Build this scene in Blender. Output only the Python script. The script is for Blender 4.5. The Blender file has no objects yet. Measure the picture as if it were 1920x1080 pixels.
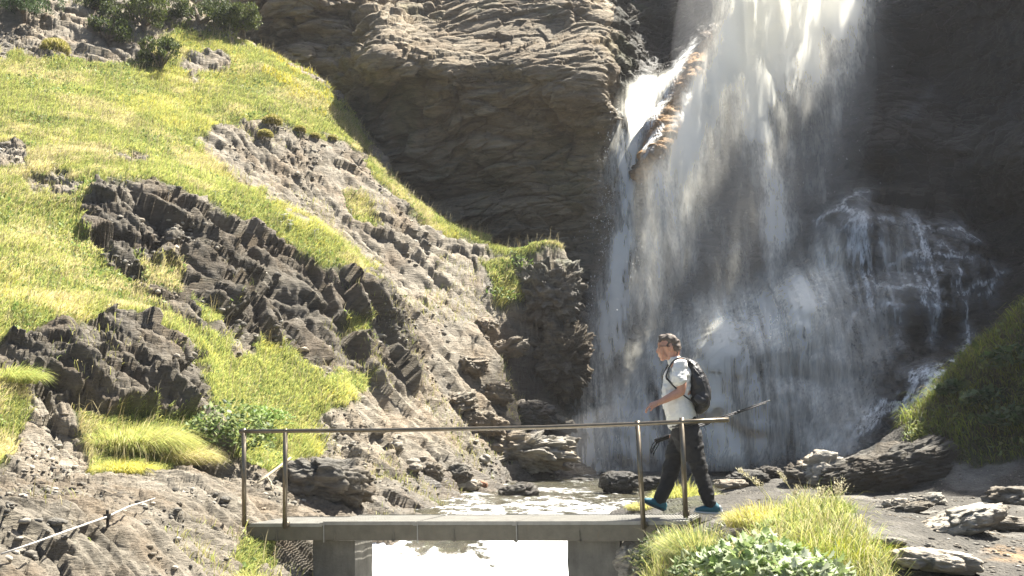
import bpy, math, random
import numpy as np
from mathutils import Vector, Matrix
from mathutils.bvhtree import BVHTree
R = math.radians
scene = bpy.context.scene
COL = scene.collection

# ---------------------------------------------------------------- camera
PITCH = math.atan((776 - 540) / 2667.0)
cam_data = bpy.data.cameras.new("camera")
cam_data.lens = 50.0; cam_data.sensor_width = 36.0
cam_data.clip_start = 0.1; cam_data.clip_end = 500.0
cam = bpy.data.objects.new("camera", cam_data); COL.objects.link(cam)
CAMZ = 1.6
cam.location = (0, 0, CAMZ); cam.rotation_euler = (R(90) + PITCH, 0, 0)
scene.camera = cam

# ---------------------------------------------------------------- light
SUN = Vector((0.42, 0.30, 0.86)).normalized()
SUN_EL = math.asin(SUN.z); SUN_AZ = math.atan2(SUN.x, SUN.y)
world = bpy.data.worlds.new("World"); scene.world = world; world.use_nodes = True
nt = world.node_tree
sky = nt.nodes.new('ShaderNodeTexSky'); sky.sky_type = 'NISHITA'; sky.sun_disc = False
sky.sun_elevation = SUN_EL; sky.sun_rotation = SUN_AZ
sky.air_density = 1.0; sky.dust_density = 3.0
nt.links.new(sky.outputs[0], nt.nodes['Background'].inputs[0])
nt.nodes['Background'].inputs[1].default_value = 0.05
sl = bpy.data.lights.new("sun", 'SUN'); sl.energy = 5.0; sl.angle = R(0.5); sl.color = (1.0, 0.95, 0.86)
so = bpy.data.objects.new("sun", sl); COL.objects.link(so)
so.rotation_euler = (-SUN).to_track_quat('-Z', 'Y').to_euler(); so.location = (20, 10, 40)
scene.view_settings.view_transform = 'Standard'; scene.view_settings.look = 'None'
scene.view_settings.gamma = 1.0; scene.view_settings.use_curve_mapping = False
scene.view_settings.exposure = 1.95
scene.render.engine = 'CYCLES'
cy = scene.cycles
cy.transparent_max_bounces = 20; cy.max_bounces = 5; cy.diffuse_bounces = 3; cy.glossy_bounces = 2
cy.transmission_bounces = 3; cy.use_denoising = True; cy.caustics_reflective = False; cy.caustics_refractive = False
cy.sample_clamp_indirect = 6.0

# ---------------------------------------------------------------- pixel <-> world
F = 2667.0
cP, sP = math.cos(PITCH), math.sin(PITCH)
def at(px, py, D):
    a = (px - 960.0) / F; b = (540.0 - py) / F
    dy = cP - b * sP; dz = sP + b * cP
    return (a / dy * D, D, CAMZ + dz / dy * D)
def proj(P):
    x = P[..., 0]; y = P[..., 1]; z = P[..., 2] - CAMZ
    d = y * cP + z * sP; u = -y * sP + z * cP
    d = np.where(d < 0.05, 0.05, d)
    return 960 + F * x / d, 540 - F * u / d

# ---------------------------------------------------------------- noise
def _h(ix, iy, iz, s):
    n = (ix.astype(np.uint32) * np.uint32(374761393) + iy.astype(np.uint32) * np.uint32(668265263)
         + iz.astype(np.uint32) * np.uint32(2147483647 & 1274126177) + np.uint32((s * 974634777) & 0xffffffff))
    n = (n ^ (n >> np.uint32(13))) * np.uint32(1274126177)
    n = (n ^ (n >> np.uint32(15))) * np.uint32(2246822519)
    n = n ^ (n >> np.uint32(16))
    return (n & np.uint32(0xffffff)).astype(np.float32) / np.float32(16777215.0)
def noise(P, s=0):
    P = np.asarray(P, dtype=np.float32)
    I = np.floor(P).astype(np.int64); f = P - I
    f = f * f * f * (f * (f * 6 - 15) + 10)
    x, y, z = I[..., 0], I[..., 1], I[..., 2]; fx, fy, fz = f[..., 0], f[..., 1], f[..., 2]
    def c(a, b, d): return _h(x + a, y + b, z + d, s)
    def L(a, b, t): return a + (b - a) * t
    v = L(L(L(c(0,0,0), c(1,0,0), fx), L(c(0,1,0), c(1,1,0), fx), fy),
          L(L(c(0,0,1), c(1,0,1), fx), L(c(0,1,1), c(1,1,1), fx), fy), fz)
    return v * 2 - 1
def fbm(P, o=4, s=0, g=0.5):
    P = np.asarray(P, dtype=np.float32); v = 0; a = 1.0; t = 0
    for i in range(o):
        v = v + a * noise(P, s + i * 7); t += a; a *= g; P = P * 2.03 + 11.7
    return v / t
def ridged(P, o=4, s=0, g=0.55):
    P = np.asarray(P, dtype=np.float32); v = 0; a = 1.0; t = 0
    for i in range(o):
        v = v + a * (1 - 2 * np.abs(noise(P, s + i * 5))); t += a; a *= g; P = P * 2.1 + 5.3
    return v / t
def facets(P, s=0, tilt=1.0, off=0.5):
    """broken planar blocks: every Voronoi cell is a tilted plane with its own offset"""
    P = np.asarray(P, dtype=np.float32)
    I = np.floor(P).astype(np.int64)
    best = np.full(P.shape[:-1], 1e9, np.float32); sec = best.copy(); val = np.zeros(P.shape[:-1], np.float32)
    for a in (-1, 0, 1):
        for b in (-1, 0, 1):
            for c in (-1, 0, 1):
                x = I[..., 0] + a; y = I[..., 1] + b; z = I[..., 2] + c
                h1 = _h(x, y, z, s); h2 = _h(x, y, z, s + 1); h3 = _h(x, y, z, s + 2)
                dx = P[..., 0] - x - h1; dy = P[..., 1] - y - h2; dz = P[..., 2] - z - h3
                d = dx * dx + dy * dy + dz * dz
                # tilt reuses scrambled hashes
                g1 = (h1 * 7.13) % 1 - .5; g2 = (h2 * 9.71) % 1 - .5; g3 = (h3 * 5.37) % 1 - .5
                v = off * (((h1 + h2 * 3 + h3 * 5) % 1) * 2 - 1) + tilt * (g1 * dx + g2 * dy + g3 * dz) * 2
                m = d < best
                sec = np.where(m, best, np.minimum(sec, d))
                val = np.where(m, v, val); best = np.where(m, d, best)
    edge = np.sqrt(sec) - np.sqrt(best)
    return val - 0.35 * np.exp(-edge * 14)
def rot(P, ax, deg):
    return np.asarray(P, np.float32) @ np.array(Matrix.Rotation(R(deg), 3, ax), np.float32).T
def sstep(a, b, x):
    t = np.clip((x - a) / (b - a), 0, 1); return t * t * (3 - 2 * t)
def inpoly(px, py, poly):
    """signed distance in pixels to a polygon, positive inside"""
    px = np.asarray(px, np.float32); py = np.asarray(py, np.float32)
    ins = np.zeros(px.shape, bool); dist = np.full(px.shape, 1e9, np.float32)
    n = len(poly)
    for i in range(n):
        x0, y0 = poly[i]; x1, y1 = poly[(i + 1) % n]
        if y0 != y1:
            ins ^= ((y0 > py) != (y1 > py)) & (px < (x1 - x0) * (py - y0) / (y1 - y0) + x0)
        ex, ey = x1 - x0, y1 - y0; L2 = ex * ex + ey * ey + 1e-6
        t = np.clip(((px - x0) * ex + (py - y0) * ey) / L2, 0, 1)
        dist = np.minimum(dist, np.hypot(px - x0 - t * ex, py - y0 - t * ey))
    return np.where(ins, dist, -dist)
def rbf(pts, vals, smooth=1e-3):
    """thin plate interpolation through 2-D control points"""
    X = np.array(pts, float); V = np.array(vals, float); n = len(X)
    def k(r2): return 0.5 * r2 * np.log(r2 + 1e-9)
    d2 = ((X[:, None] - X[None]) ** 2).sum(-1)
    A = np.zeros((n + 3, n + 3)); A[:n, :n] = k(d2) + np.eye(n) * smooth
    A[:n, n] = 1; A[:n, n+1:] = X; A[n, :n] = 1; A[n+1:, :n] = X.T
    w = np.linalg.solve(A, np.concatenate([V, [0, 0, 0]]))
    def f(x, y):
        sh = x.shape; x = x.ravel().astype(float); y = y.ravel().astype(float); out = np.empty(x.size)
        for i in range(0, x.size, 60000):
            a = x[i:i+60000]; b = y[i:i+60000]
            r2 = (a[:, None] - X[:, 0]) ** 2 + (b[:, None] - X[:, 1]) ** 2
            out[i:i+60000] = k(r2) @ w[:n] + w[n] + w[n+1] * a + w[n+2] * b
        return out.reshape(sh)
    return f

# ---------------------------------------------------------------- mesh helpers
def mesh_from(name, V, Fc, mat=None, parent=None, smooth=True, attrs=None, loc=None, mats=None, mi=None):
    """one mesh object from numpy vertices and faces (faces (n,3) or (n,4), -1 pads a triangle)"""
    V = np.asarray(V, np.float32).reshape(-1, 3)
    me = bpy.data.meshes.new(name)
    if isinstance(Fc, np.ndarray):
        k = Fc.shape[1]
        me.vertices.add(len(V)); me.vertices.foreach_set('co', V.ravel())
        me.loops.add(Fc.size); me.loops.foreach_set('vertex_index', Fc.astype(np.int32).ravel())
        me.polygons.add(len(Fc)); me.polygons.foreach_set('loop_start', np.arange(0, Fc.size, k, dtype=np.int32))
        me.update(calc_edges=True)
    else:
        me.from_pydata([tuple(map(float, v)) for v in V], [], [tuple(f) for f in Fc])
    if smooth: me.polygons.foreach_set('use_smooth', np.ones(len(me.polygons), bool))
    for k_, a in (attrs or {}).items():
        a = np.asarray(a, np.float32)
        if a.ndim == 1:
            t = me.attributes.new(k_, 'FLOAT', 'POINT'); t.data.foreach_set('value', a)
        else:
            t = me.attributes.new(k_, 'FLOAT_COLOR', 'POINT')
            t.data.foreach_set('color', np.concatenate([a, np.ones((len(a), 1), np.float32)], 1).ravel())
    o = bpy.data.objects.new(name, me); COL.objects.link(o)
    if mats:
        for m in mats: me.materials.append(m)
        if mi is not None: me.polygons.foreach_set('material_index', np.asarray(mi, np.int32))
    elif mat: me.materials.append(mat)
    if parent: o.parent = parent
    if loc: o.location = loc
    me.validate(); me.update()
    return o
def grid_faces(nu, nv, i0=0):
    a = np.arange(nu * nv).reshape(nu, nv)
    return np.stack([a[:-1, :-1], a[:-1, 1:], a[1:, 1:], a[1:, :-1]], -1).reshape(-1, 4) + i0
def grid_normals(P):
    du = np.gradient(P, axis=0); dv = np.gradient(P, axis=1)
    n = np.cross(du, dv); return n / (np.linalg.norm(n, axis=-1, keepdims=True) + 1e-9)
def tag(o, label=None, cat=None, group=None, kind=None):
    if label: o['label'] = label
    if cat: o['category'] = cat
    if group: o['group'] = group
    if kind: o['kind'] = kind
    return o
def empty(name, loc=(0, 0, 0), **kw):
    o = bpy.data.objects.new(name, None); o.empty_display_size = 0.2; COL.objects.link(o); o.location = loc
    return tag(o, **kw)

# ---------------------------------------------------------------- material helpers
class NT:
    def __init__(s, name):
        s.m = bpy.data.materials.new(name); s.m.use_nodes = True; s.t = s.m.node_tree; s.t.nodes.clear()
        s.out = s.n('OutputMaterial')
    def n(s, ty, ins=None, **props):
        nd = s.t.nodes.new('ShaderNode' + ty)
        for k, v in props.items(): setattr(nd, k, v)
        for k, v in (ins or {}).items(): s.set(nd, k, v)
        return nd
    def set(s, nd, k, v):
        i = nd.inputs[k]
        if hasattr(v, 'node'): s.t.links.new(v, i)
        elif isinstance(v, (tuple, list)) and len(v) == 3 and i.type == 'RGBA': i.default_value = (*v, 1)
        else: i.default_value = v
    def attr(s, name, out='Fac'): return s.n('Attribute', attribute_name=name).outputs[out]
    def pos(s): return s.n('NewGeometry').outputs['Position']
    def map(s, v, rot=(0, 0, 0), scale=(1, 1, 1)):
        return s.n('Mapping', {'Vector': v, 'Rotation': rot, 'Scale': scale}).outputs[0]
    def noise(s, v, scale, detail=6, rough=0.6, dist=0.0, out='Fac'):
        return s.n('TexNoise', {'Vector': v, 'Scale': scale, 'Detail': detail, 'Roughness': rough, 'Distortion': dist}).outputs[out]
    def vor(s, v, scale, feature='F1', out='Distance'):
        return s.n('TexVoronoi', {'Vector': v, 'Scale': scale}, feature=feature).outputs[out]
    def math(s, op, a, b=0.0, clamp=False):
        nd = s.n('Math', operation=op, use_clamp=clamp); s.set(nd, 0, a); s.set(nd, 1, b); return nd.outputs[0]
    def ramp(s, f, stops, interp='LINEAR'):
        nd = s.n('ValToRGB', {'Fac': f}); cr = nd.color_ramp; cr.interpolation = interp
        while len(cr.elements) < len(stops): cr.elements.new(0.5)
        for e, (p, c) in zip(cr.elements, stops):
            e.position = p; e.color = (c, c, c, 1) if isinstance(c, (int, float)) else (*c, 1)
        return nd.outputs[0]
    def mix(s, f, a, b, mode='MIX'):
        nd = s.n('Mix', data_type='RGBA', blend_type=mode); s.set(nd, 0, f); s.set(nd, 6, a); s.set(nd, 7, b); return nd.outputs[2]
    def bump(s, h, st=0.5, dist=0.05, normal=None):
        nd = s.n('Bump', {'Height': h, 'Strength': st, 'Distance': dist})
        if normal: s.set(nd, 'Normal', normal)
        return nd.outputs[0]
    def bsdf(s, **kw):
        nd = s.n('BsdfPrincipled')
        for k, v in kw.items(): s.set(nd, k.replace('_', ' '), v)
        return nd.outputs[0]
    def done(s, sh): s.t.links.new(sh, s.out.inputs['Surface']); return s.m
def simple(name, col, rough=0.7, metal=0.0, bump=0.0, bs=60.0, var=0.15, **kw):
    t = NT(name); p = t.n('TexCoord').outputs['Object']
    n = t.noise(p, bs, 5)
    lo = tuple(c * (1 - var) for c in col); hi = tuple(min(1, c * (1 + var)) for c in col)
    c = t.ramp(n, [(0.3, lo), (0.7, hi)])
    d = dict(Base_Color=c, Roughness=rough, Metallic=metal, **kw)
    if bump: d['Normal'] = t.bump(n, bump, 0.01)
    return t.done(t.bsdf(**d))
# ================================================================ ROCK / GROUND MATERIALS
def rock_material(name, light, dark, brown, strata_rot, wet_dark=0.35):
    """layered schist; attributes: grass (soil and moss under the blades), wet, tone"""
    t = NT(name); p = t.pos()
    ps = t.map(p, rot=strata_rot, scale=(1, 1, 4.5))
    w = t.noise(p, 0.7, 3, 0.5)
    bands = t.noise(ps, 1.6, 9, 0.68, 0.6)
    fine = t.noise(ps, 9.0, 8, 0.7, 0.3)
    patch = t.noise(p, 1.3, 6, 0.6)
    c = t.ramp(bands, [(0.25, dark), (0.45, tuple((a + b) / 2 for a, b in zip(dark, light))), (0.62, light), (0.8, tuple(min(1, x * 1.15) for x in light))])
    c = t.mix(t.ramp(patch, [(0.45, 0.0), (0.65, 0.75)]), c, brown)
    c = t.mix(0.55, c, t.ramp(fine, [(0.3, 0.55), (0.55, 1.0), (0.75, 1.25)]), 'MULTIPLY')
    lich = t.ramp(t.noise(p, 6, 5, 0.7), [(0.62, 0.0), (0.7, 0.5)])
    c = t.mix(lich, c, (0.40, 0.38, 0.30))
    tone = t.attr('tone'); c = t.mix(1.0, c, t.n('CombineColor', {0: tone, 1: tone, 2: tone}).outputs[0], 'MULTIPLY')
    c = t.mix(t.attr('slab'), c, t.ramp(bands, [(0.3, (0.16, 0.09, 0.04)), (0.6, (0.50, 0.30, 0.13))]))
    soil = t.ramp(t.noise(p, 5, 6, 0.7), [(0.3, (0.035, 0.05, 0.012)), (0.55, (0.10, 0.12, 0.03)), (0.75, (0.17, 0.15, 0.07))])
    c = t.mix(t.attr('grass'), c, soil)
    wet = t.attr('wet')
    c = t.mix(wet, c, t.mix(1.0, c, (wet_dark, wet_dark * .97, wet_dark * .93), 'MULTIPLY'))
    rgh = t.math('SUBTRACT', 0.86, t.math('MULTIPLY', wet, 0.55))
    h = t.math('ADD', t.math('MULTIPLY', bands, 1.0), t.math('MULTIPLY', fine, 0.5))
    nrm = t.bump(h, 0.9, 0.10)
    nrm = t.bump(t.noise(p, 28, 5, 0.7), 0.5, 0.02, nrm)
    return t.done(t.bsdf(Base_Color=c, Roughness=rgh, Normal=nrm, Specular_IOR_Level=0.35))
M_HILL = rock_material('hill_schist', (0.34, 0.30, 0.235), (0.115, 0.10, 0.075), (0.25, 0.19, 0.125), (0, R(-36), 0))
M_CLIFF = rock_material('cliff_schist', (0.36, 0.30, 0.215), (0.072, 0.063, 0.046), (0.19, 0.14, 0.085), (0, R(10), 0))
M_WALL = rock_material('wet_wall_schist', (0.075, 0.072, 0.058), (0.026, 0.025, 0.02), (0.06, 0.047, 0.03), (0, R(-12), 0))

def path_material():
    t = NT('path_gravel'); p = t.pos()
    n = t.noise(p, 2.2, 8, 0.65); g = t.vor(p, 26); g2 = t.vor(p, 60)
    c = t.ramp(n, [(0.3, (0.036, 0.033, 0.026)), (0.5, (0.06, 0.054, 0.043)), (0.72, (0.10, 0.09, 0.072))])
    c = t.mix(0.7, c, t.ramp(t.n('TexVoronoi', {'Vector': p, 'Scale': 32}).outputs['Color'], [(0.2, 0.7), (0.8, 1.15), (0.97, 1.9)]), 'MULTIPLY')
    om = t.attr('ochre'); c = t.mix(om, c, (0.30, 0.19, 0.09))
    rk = t.attr('rocky'); ps = t.map(p, rot=(0, R(-20), 0), scale=(1, 1, 4)); rn = t.noise(ps, 2.0, 8, 0.7, .4)
    c = t.mix(rk, c, t.ramp(rn, [(0.3, (0.14, 0.13, 0.11)), (0.6, (0.38, 0.36, 0.31))]))
    soil = t.ramp(t.noise(p, 7, 6, 0.7), [(0.3, (0.02, 0.022, 0.01)), (0.7, (0.075, 0.075, 0.03))])
    c = t.mix(t.attr('grass'), c, soil)
    wet = t.attr('wet'); c = t.mix(wet, c, t.mix(1.0, c, (.4, .39, .38), 'MULTIPLY'))
    h = t.math('ADD', t.math('MULTIPLY', g, -0.8), t.math('ADD', n, t.math('MULTIPLY', g2, -0.4)))
    pud = t.ramp(t.noise(p, 3.1, 4, 0.6), [(0.6, 0.9), (0.68, 0.6)])
    return t.done(t.bsdf(Base_Color=c, Roughness=t.math('SUBTRACT', pud, t.math('MULTIPLY', wet, .3), True), Normal=t.bump(h, 0.8, 0.025)))
M_PATH = path_material()

# ================================================================ GROUND: one height field z(x, y)
CT = [ # pixel, distance -> point on the ground
 (0,1080,9.5),(250,1080,10.6),(380,1080,11.8),(0,950,12.5),(200,930,14),(330,1000,13.4),(430,1000,14.2),(490,955,15.6),(0,880,14.5),(300,880,16),
 (400,870,17),(100,820,16.2),(250,790,17.0),(250,625,18.3),(20,700,16.6),(100,630,17.6),(380,680,18.9),(400,780,18.0),(330,640,18.6),
 (450,700,20),(550,700,21.4),(650,750,21.5),(600,795,20.8),(500,850,18.7),(560,880,18.3),(520,645,21.6),(400,615,20.2),(300,575,20.0),(200,505,20.6),
 (100,550,19.0),(0,560,18),(0,450,20),(100,420,21.5),(200,350,22.6),(330,370,23.2),(480,435,23.9),(600,490,24.4),(690,520,25.2),
 (0,330,23),(100,250,26),(0,100,30.5),(300,250,27.5),(200,150,30.5),(400,330,26.8),(300,120,32),(500,375,27),(600,430,27.3),(690,485,27.3),
 (560,250,30.5),(450,150,32.5),(520,115,34),(600,150,34),(645,210,33.6),(700,295,33),(790,388,32.4),(870,435,32),(950,455,31.6),(1050,455,31.2),
 (450,285,29),(550,340,29.3),(650,400,29.6),(750,460,29.6),(750,550,28.6),(850,500,30.1),
 (740,610,26.2),(700,700,23.8),(800,650,26.8),(870,600,28.5),(950,560,30),(1030,540,30.6),(1070,600,31.2),
 (950,700,28.6),(1050,700,30.6),(1070,790,30.4),(870,780,26),(960,790,27.7),(1030,855,29),(900,850,25.5),(820,880,22.8),(740,905,20.7),(770,930,19.4),
 (640,955,17.3),(620,890,19),(700,830,21.5),(780,800,23.7),(600,985,16.0),
 # hillside beyond the ridge and outside the frame
 (540,200,37),(680,380,36.5),(860,520,36),(0,-80,37),(250,-60,38),(-350,1080,9),(-400,700,16),(-400,300,23),(-400,0,31),
 # right side
 (1170,950,18.6),(1280,935,19),(1400,905,22),(1350,962,16.6),(1300,985,13.9),(1400,982,14.6),(1500,1000,13.8),(1400,1080,10.9),(1250,1045,12.6),
 (1600,960,16.3),(1600,1080,10.4),(1900,1080,10.4),(1900,940,18),(1750,935,19),(1500,885,25.5),(1440,888,25),(1560,862,25),(1640,840,23.6),
 (1700,808,22.8),(1600,905,21),(1750,900,20.3),(1850,895,19.8),(1735,765,21.7),(1800,695,21.6),(1925,595,21.2),(1800,810,20.8),(1900,790,20.2),
 (1900,872,19.7),(2150,500,21),(2200,800,19),(2200,950,17),(2200,1080,10.5),
]
CZ = [ # explicit x, y, z (stream bed, behind the bank, outside)
 (0.55,29,0.1),(2,29,-0.1),(4,29,0.0),(5.5,28,0.1),(1,26,0.0),(3,26,0.0),(4.2,24.5,0.35),(0.3,23,0.05),(2.2,23,0.0),(-0.3,21,0.05),(1.4,21,0.0),(-0.7,19,0.05),
 (0.6,19,0.0),(-0.8,17,-0.2),(0.5,17,-0.2),(-1.0,15,-0.85),(0.2,15,-0.85),(-1.1,13,-1.1),(0.2,13,-1.1),(-1.2,11,-1.2),(0.2,11,-1.2),(-1.2,8,-1.5),(0.2,8,-1.5),
 (-2.0,13.4,-0.25),(-2.1,12,-0.6),(0.95,13.4,-0.3),(1.0,12,-0.4),
 (7.3,24,1.2),(8.7,24.5,1.5),(10.5,25,1.8),(6.3,27,0.8),(9,29,1.6),(12,30,2.0),(6,33,0.6),(3,33,0.2),(1.5,34,0.5),(-2,37,1.0),(0.5,31.2,5.2),(0.95,30.9,5.15),(0.7,31.7,5.3),(0.15,31,5.15),(1.2,31.5,4.8),(0.9,32.2,5.0),(0.5,33,4.6),(1.5,32.8,4.0),(1.0,34.2,3.2),(-0.6,34.2,4.4),(14,24,4),(15,15,1.5),
 (0,3,-1.6),(-3,4,-1.0),(3,4,0.2),(-8,4,-0.5),(8,4,0.3),(-14,8,1.0),(0,40,1),(12,38,2),(16,32,4),
]
_pts = [at(*c) for c in CT] + CZ
_z0 = rbf([(p[0], p[1]) for p in _pts], [p[2] for p in _pts], 2e-3)

NT_, NY = 1500, 1000
tt = np.concatenate([np.linspace(-0.75, -0.37, 40, endpoint=False), np.linspace(-0.37, 0.37, NT_ - 80), np.linspace(0.37, 0.75, 41)[1:]])
NT_ = len(tt)
yy = np.exp(np.linspace(math.log(6.0), math.log(39.0), NY))
T, Y = np.meshgrid(tt, yy, indexing='ij')
G = np.stack([T * Y, Y, np.zeros_like(T)], -1)
cs = slice(None, None, 4)                                    # evaluate the smooth part coarsely, then interpolate
Tc, Yc = np.meshgrid(tt[::4], yy[::4], indexing='ij'); Zc = _z0(Tc * Yc, Yc)
tmp = np.stack([np.interp(yy, yy[::4], Zc[i]) for i in range(Zc.shape[0])], 0)
G[..., 2] = np.stack([np.interp(tt, tt[::4], tmp[:, j]) for j in range(NY)], 1)
_cap = 5.28 + np.clip(G[..., 1] - 31, 0, 3) * -.25; _m = (G[..., 0] > -0.5) & (G[..., 0] < 2.2) & (G[..., 1] > 29); G[..., 2] = np.where(_m, np.minimum(G[..., 2], _cap), G[..., 2])
PX, PY = proj(G)
jit = 16 * fbm(G * 1.3, 3, 5) + 9 * fbm(G * 5.0, 2, 9)
jx, jy = PX + jit, PY + 16 * fbm(G * 1.3 + 31, 3, 6) + 9 * fbm(G * 5.0 + 31, 2, 10)
GRASS = [
 [(-400,60),(0,90),(60,110),(180,122),(260,112),(330,50),(400,62),(520,108),(600,150),(660,215),(710,295),(640,272),(560,250),(500,222),(430,240),(365,265),(420,330),(500,383),(600,425),(690,488),(704,514),(650,505),(600,500),(540,462),(470,418),(400,385),(330,362),(270,340),(205,345),(155,388),(150,440),(225,510),(290,572),(370,608),(450,640),(540,640),(600,680),(680,750),(600,790),(605,850),(520,890),(440,860),(400,790),(392,700),(385,650),(300,618),(220,592),(100,618),(0,645),(-400,640)],
 [(700,290),(760,365),(800,388),(880,432),(950,452),(1060,445),(1060,468),(960,482),(880,462),(800,420),(740,372),(690,310)],
 [(640,355),(690,362),(712,425),(660,405)],
 [(140,775),(250,765),(370,790),(375,860),(270,892),(170,880)],
 [(452,1005),(512,1015),(515,1075),(440,1080)],
 [(-200,690),(30,700),(60,760),(20,870),(-200,880)],
 [(365,562),(425,590),(430,612),(385,600)],[(640,595),(690,600),(700,640),(650,620)],[(620,700),(690,705),(680,740),(630,730)],
 [(240,480),(330,500),(350,545),(280,530)],[(1680,760),(1740,720),(1800,650),(1940,570),(2300,400),(2300,820),(1940,850),(1840,880),(1740,850),(1700,830)],
 [(900,500),(960,490),(970,560),(930,575)],
 [(1250,905),(1310,900),(1325,955),(1240,965)],
]
HOLES = [
 [(30,60),(60,30),(150,45),(185,78),(178,122),(100,118),(60,90),(0,110),(0,70)],[(335,100),(420,100),(432,140),(350,150)],
 [(35,335),(100,318),(165,348),(150,368),(60,362)],[(-20,262),(40,268),(50,322),(-20,332)],[(190,280),(260,285),(300,318),(240,312)],
 [(430,640),(470,635),(480,665),(440,670)],[(400,560),(440,560),(430,590)],
]
grass = np.full(G.shape[:2], -1e3, np.float32)
vis = (PY < 1500) & (G[..., 1] > 7)
for pl in GRASS: grass = np.maximum(grass, inpoly(jx, jy, pl))
for pl in HOLES: grass = np.minimum(grass, -inpoly(jx, jy, pl))
back = G[..., 1] > 33.9
grass = sstep(-5, 7, grass)
LEFT = G[..., 0] < 0.0
chan = np.interp(G[..., 1], [6, 13, 18, 22, 26, 30, 34], [-.5, -.5, 0.1, 0.6, 1.8, 3.2, 3.2])
chw = np.interp(G[..., 1], [6, 13, 18, 22, 26, 30, 34], [1.0, 1.0, 1.5, 1.6, 2.1, 3.0, 2.0])
xr = G[..., 0]
left = sstep(0.3, -0.3, xr - (chan + chw * 0.6))          # rocky side of the stream
bank = inpoly(jx, jy, [(1560,900),(1640,850),(1720,800),(1720,740),(1800,670),(1940,560),(2400,300),(2400,830),(1940,875),(1700,890)])
bankm = sstep(-25, 15, bank)
# flat foreground shelf is calmer than the outcrops
shelf = sstep(-20, 40, inpoly(PX, PY, [(-600,880),(300,885),(480,890),(560,930),(700,945),(700,1300),(-600,1300)]))
out3 = sstep(-30, 20, inpoly(jx, jy, [(155,390),(205,345),(270,342),(330,368),(400,392),(480,430),(560,475),(630,510),(700,520),(760,600),(790,690),(740,740),(640,700),(540,640),(440,625),(370,592),(290,560),(230,500),(165,460)]))
out4 = sstep(-25, 15, inpoly(jx, jy, [(5,650),(100,618),(220,595),(300,620),(385,655),(400,740),(385,785),(250,778),(150,772),(60,745),(5,705)]))
scree = sstep(-20, 20, inpoly(jx, jy, [(360,260),(500,215),(640,265),(720,330),(760,440),(720,520),(690,480),(500,380)]))
gul = sstep(-20, 60, inpoly(PX, PY, [(790,560),(860,470),(960,480),(1100,480),(1100,870),(900,880),(820,760)]))
rockm = (1 - grass) * left * (1 - .35 * gul) * (1 - .75 * sstep(95, 30, np.hypot(PX - 1050, (PY - 425) * 1.2)))
N0 = grid_normals(G); N0 *= np.sign(N0[..., 2:3])
sel = (left > 0.01) | (bankm > 0.01)
P = G[sel].astype(np.float32)
P = P + 0.35 * np.stack([fbm(P * 0.8, 2, 21), fbm(P * 0.8, 2, 22), fbm(P * 0.8, 2, 23)], -1)
Q = rot(P, 'Y', -40) * np.array([0.5, 1.45, 1.6], np.float32)
d1 = facets(Q * 0.62, 3, 1.0, 0.55)
d2 = facets(Q * 1.7 + 3.1, 13, 1.0, 0.5)
d3 = facets(Q * 4.6 + 7.7, 23, 1.0, 0.5)
d4 = facets(Q * 10.0 + 1.7, 33, 1.0, 0.4)
rd = ridged(Q * 0.9, 4, 41)
D = np.zeros(G.shape[:2], np.float32)
o3 = out3[sel]; o4 = out4[sel]; sh = shelf[sel]; sc = scree[sel]
amp1 = 0.13 + 0.14 * o3 + 0.12 * o4 - 0.08 * sh - 0.09 * sc
amp2 = 0.12 + 0.15 * o3 + 0.08 * o4 - 0.055 * sh - 0.05 * sc
amp3 = 0.055 + 0.03 * o3 + 0.04 * o4 - 0.005 * sh
D[sel] = amp1 * d1 + amp2 * d2 + amp3 * d3 + (0.022 + 0.01 * o4) * d4 + 0.09 * rd + 0.10 * o3
soft = 0.10 * fbm(G * 0.7, 3, 51) + 0.03 * fbm(G * 3.0, 3, 52)
stones = 0.012 * fbm(G * 9, 3, 61) + 0.03 * fbm(G * 2.2, 3, 62)
hill_w = np.maximum(left, bankm)
disp = D * np.maximum(rockm, bankm * 0.25) + soft * hill_w * grass + stones * (1 - hill_w)
disp += 0.03 * fbm(G * 6, 3, 71) * grass
G1 = G + N0 * disp[..., None]
wet = np.zeros(G.shape[:2], np.float32)
wet = np.maximum(wet, sstep(1.1, 0.0, np.abs(xr - chan) - chw) * sstep(0.9, 0.25, G1[..., 2] - np.interp(G[..., 1], [13, 18], [-.3, .33])))
wet = np.maximum(wet, sstep(-20, 40, inpoly(jx, jy, [(950,560),(1090,470),(1120,700),(1090,780),(960,760),(920,650)])) * .9)
glint = sstep(-20, 60, inpoly(PX, PY, [(790,560),(860,470),(960,480),(1100,480),(1100,870),(900,880),(820,760)])) * sstep(-.1, .4, fbm(G * 2.3, 3, 83))
wet = np.maximum(wet, .7 * glint)
wet *= np.clip(0.7 + 0.6 * fbm(G * 1.5, 3, 81), 0, 1)
tone = np.clip(0.95 + 0.25 * fbm(G * 0.5, 3, 91), 0.5, 1.3)
tone = tone * (1 - 0.18 * shelf) * (1 - 0.5 * out3) * (1 - 0.38 * out4) * (1 - 0.1 * scree)
dark_soil = sstep(-10, 10, inpoly(jx, jy, [(1540,1000),(1500,900),(1700,830),(1940,870),(2300,870),(2300,905),(1940,905),(1700,930)]))
ochre = sstep(-10, 14, inpoly(jx, jy, [(1840,1040),(1870,1028),(1960,1030),(1960,1055),(1880,1056)])) * np.clip(.5 + 1.3 * fbm(G * 6, 3, 95), 0, 1)
rocky = np.clip(sstep(0.2, 0.5, fbm(G * 1.1 + 4, 3, 97)) * 0.35, 0, 1)
ic = int(np.searchsorted(tt, 0.055))
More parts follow.
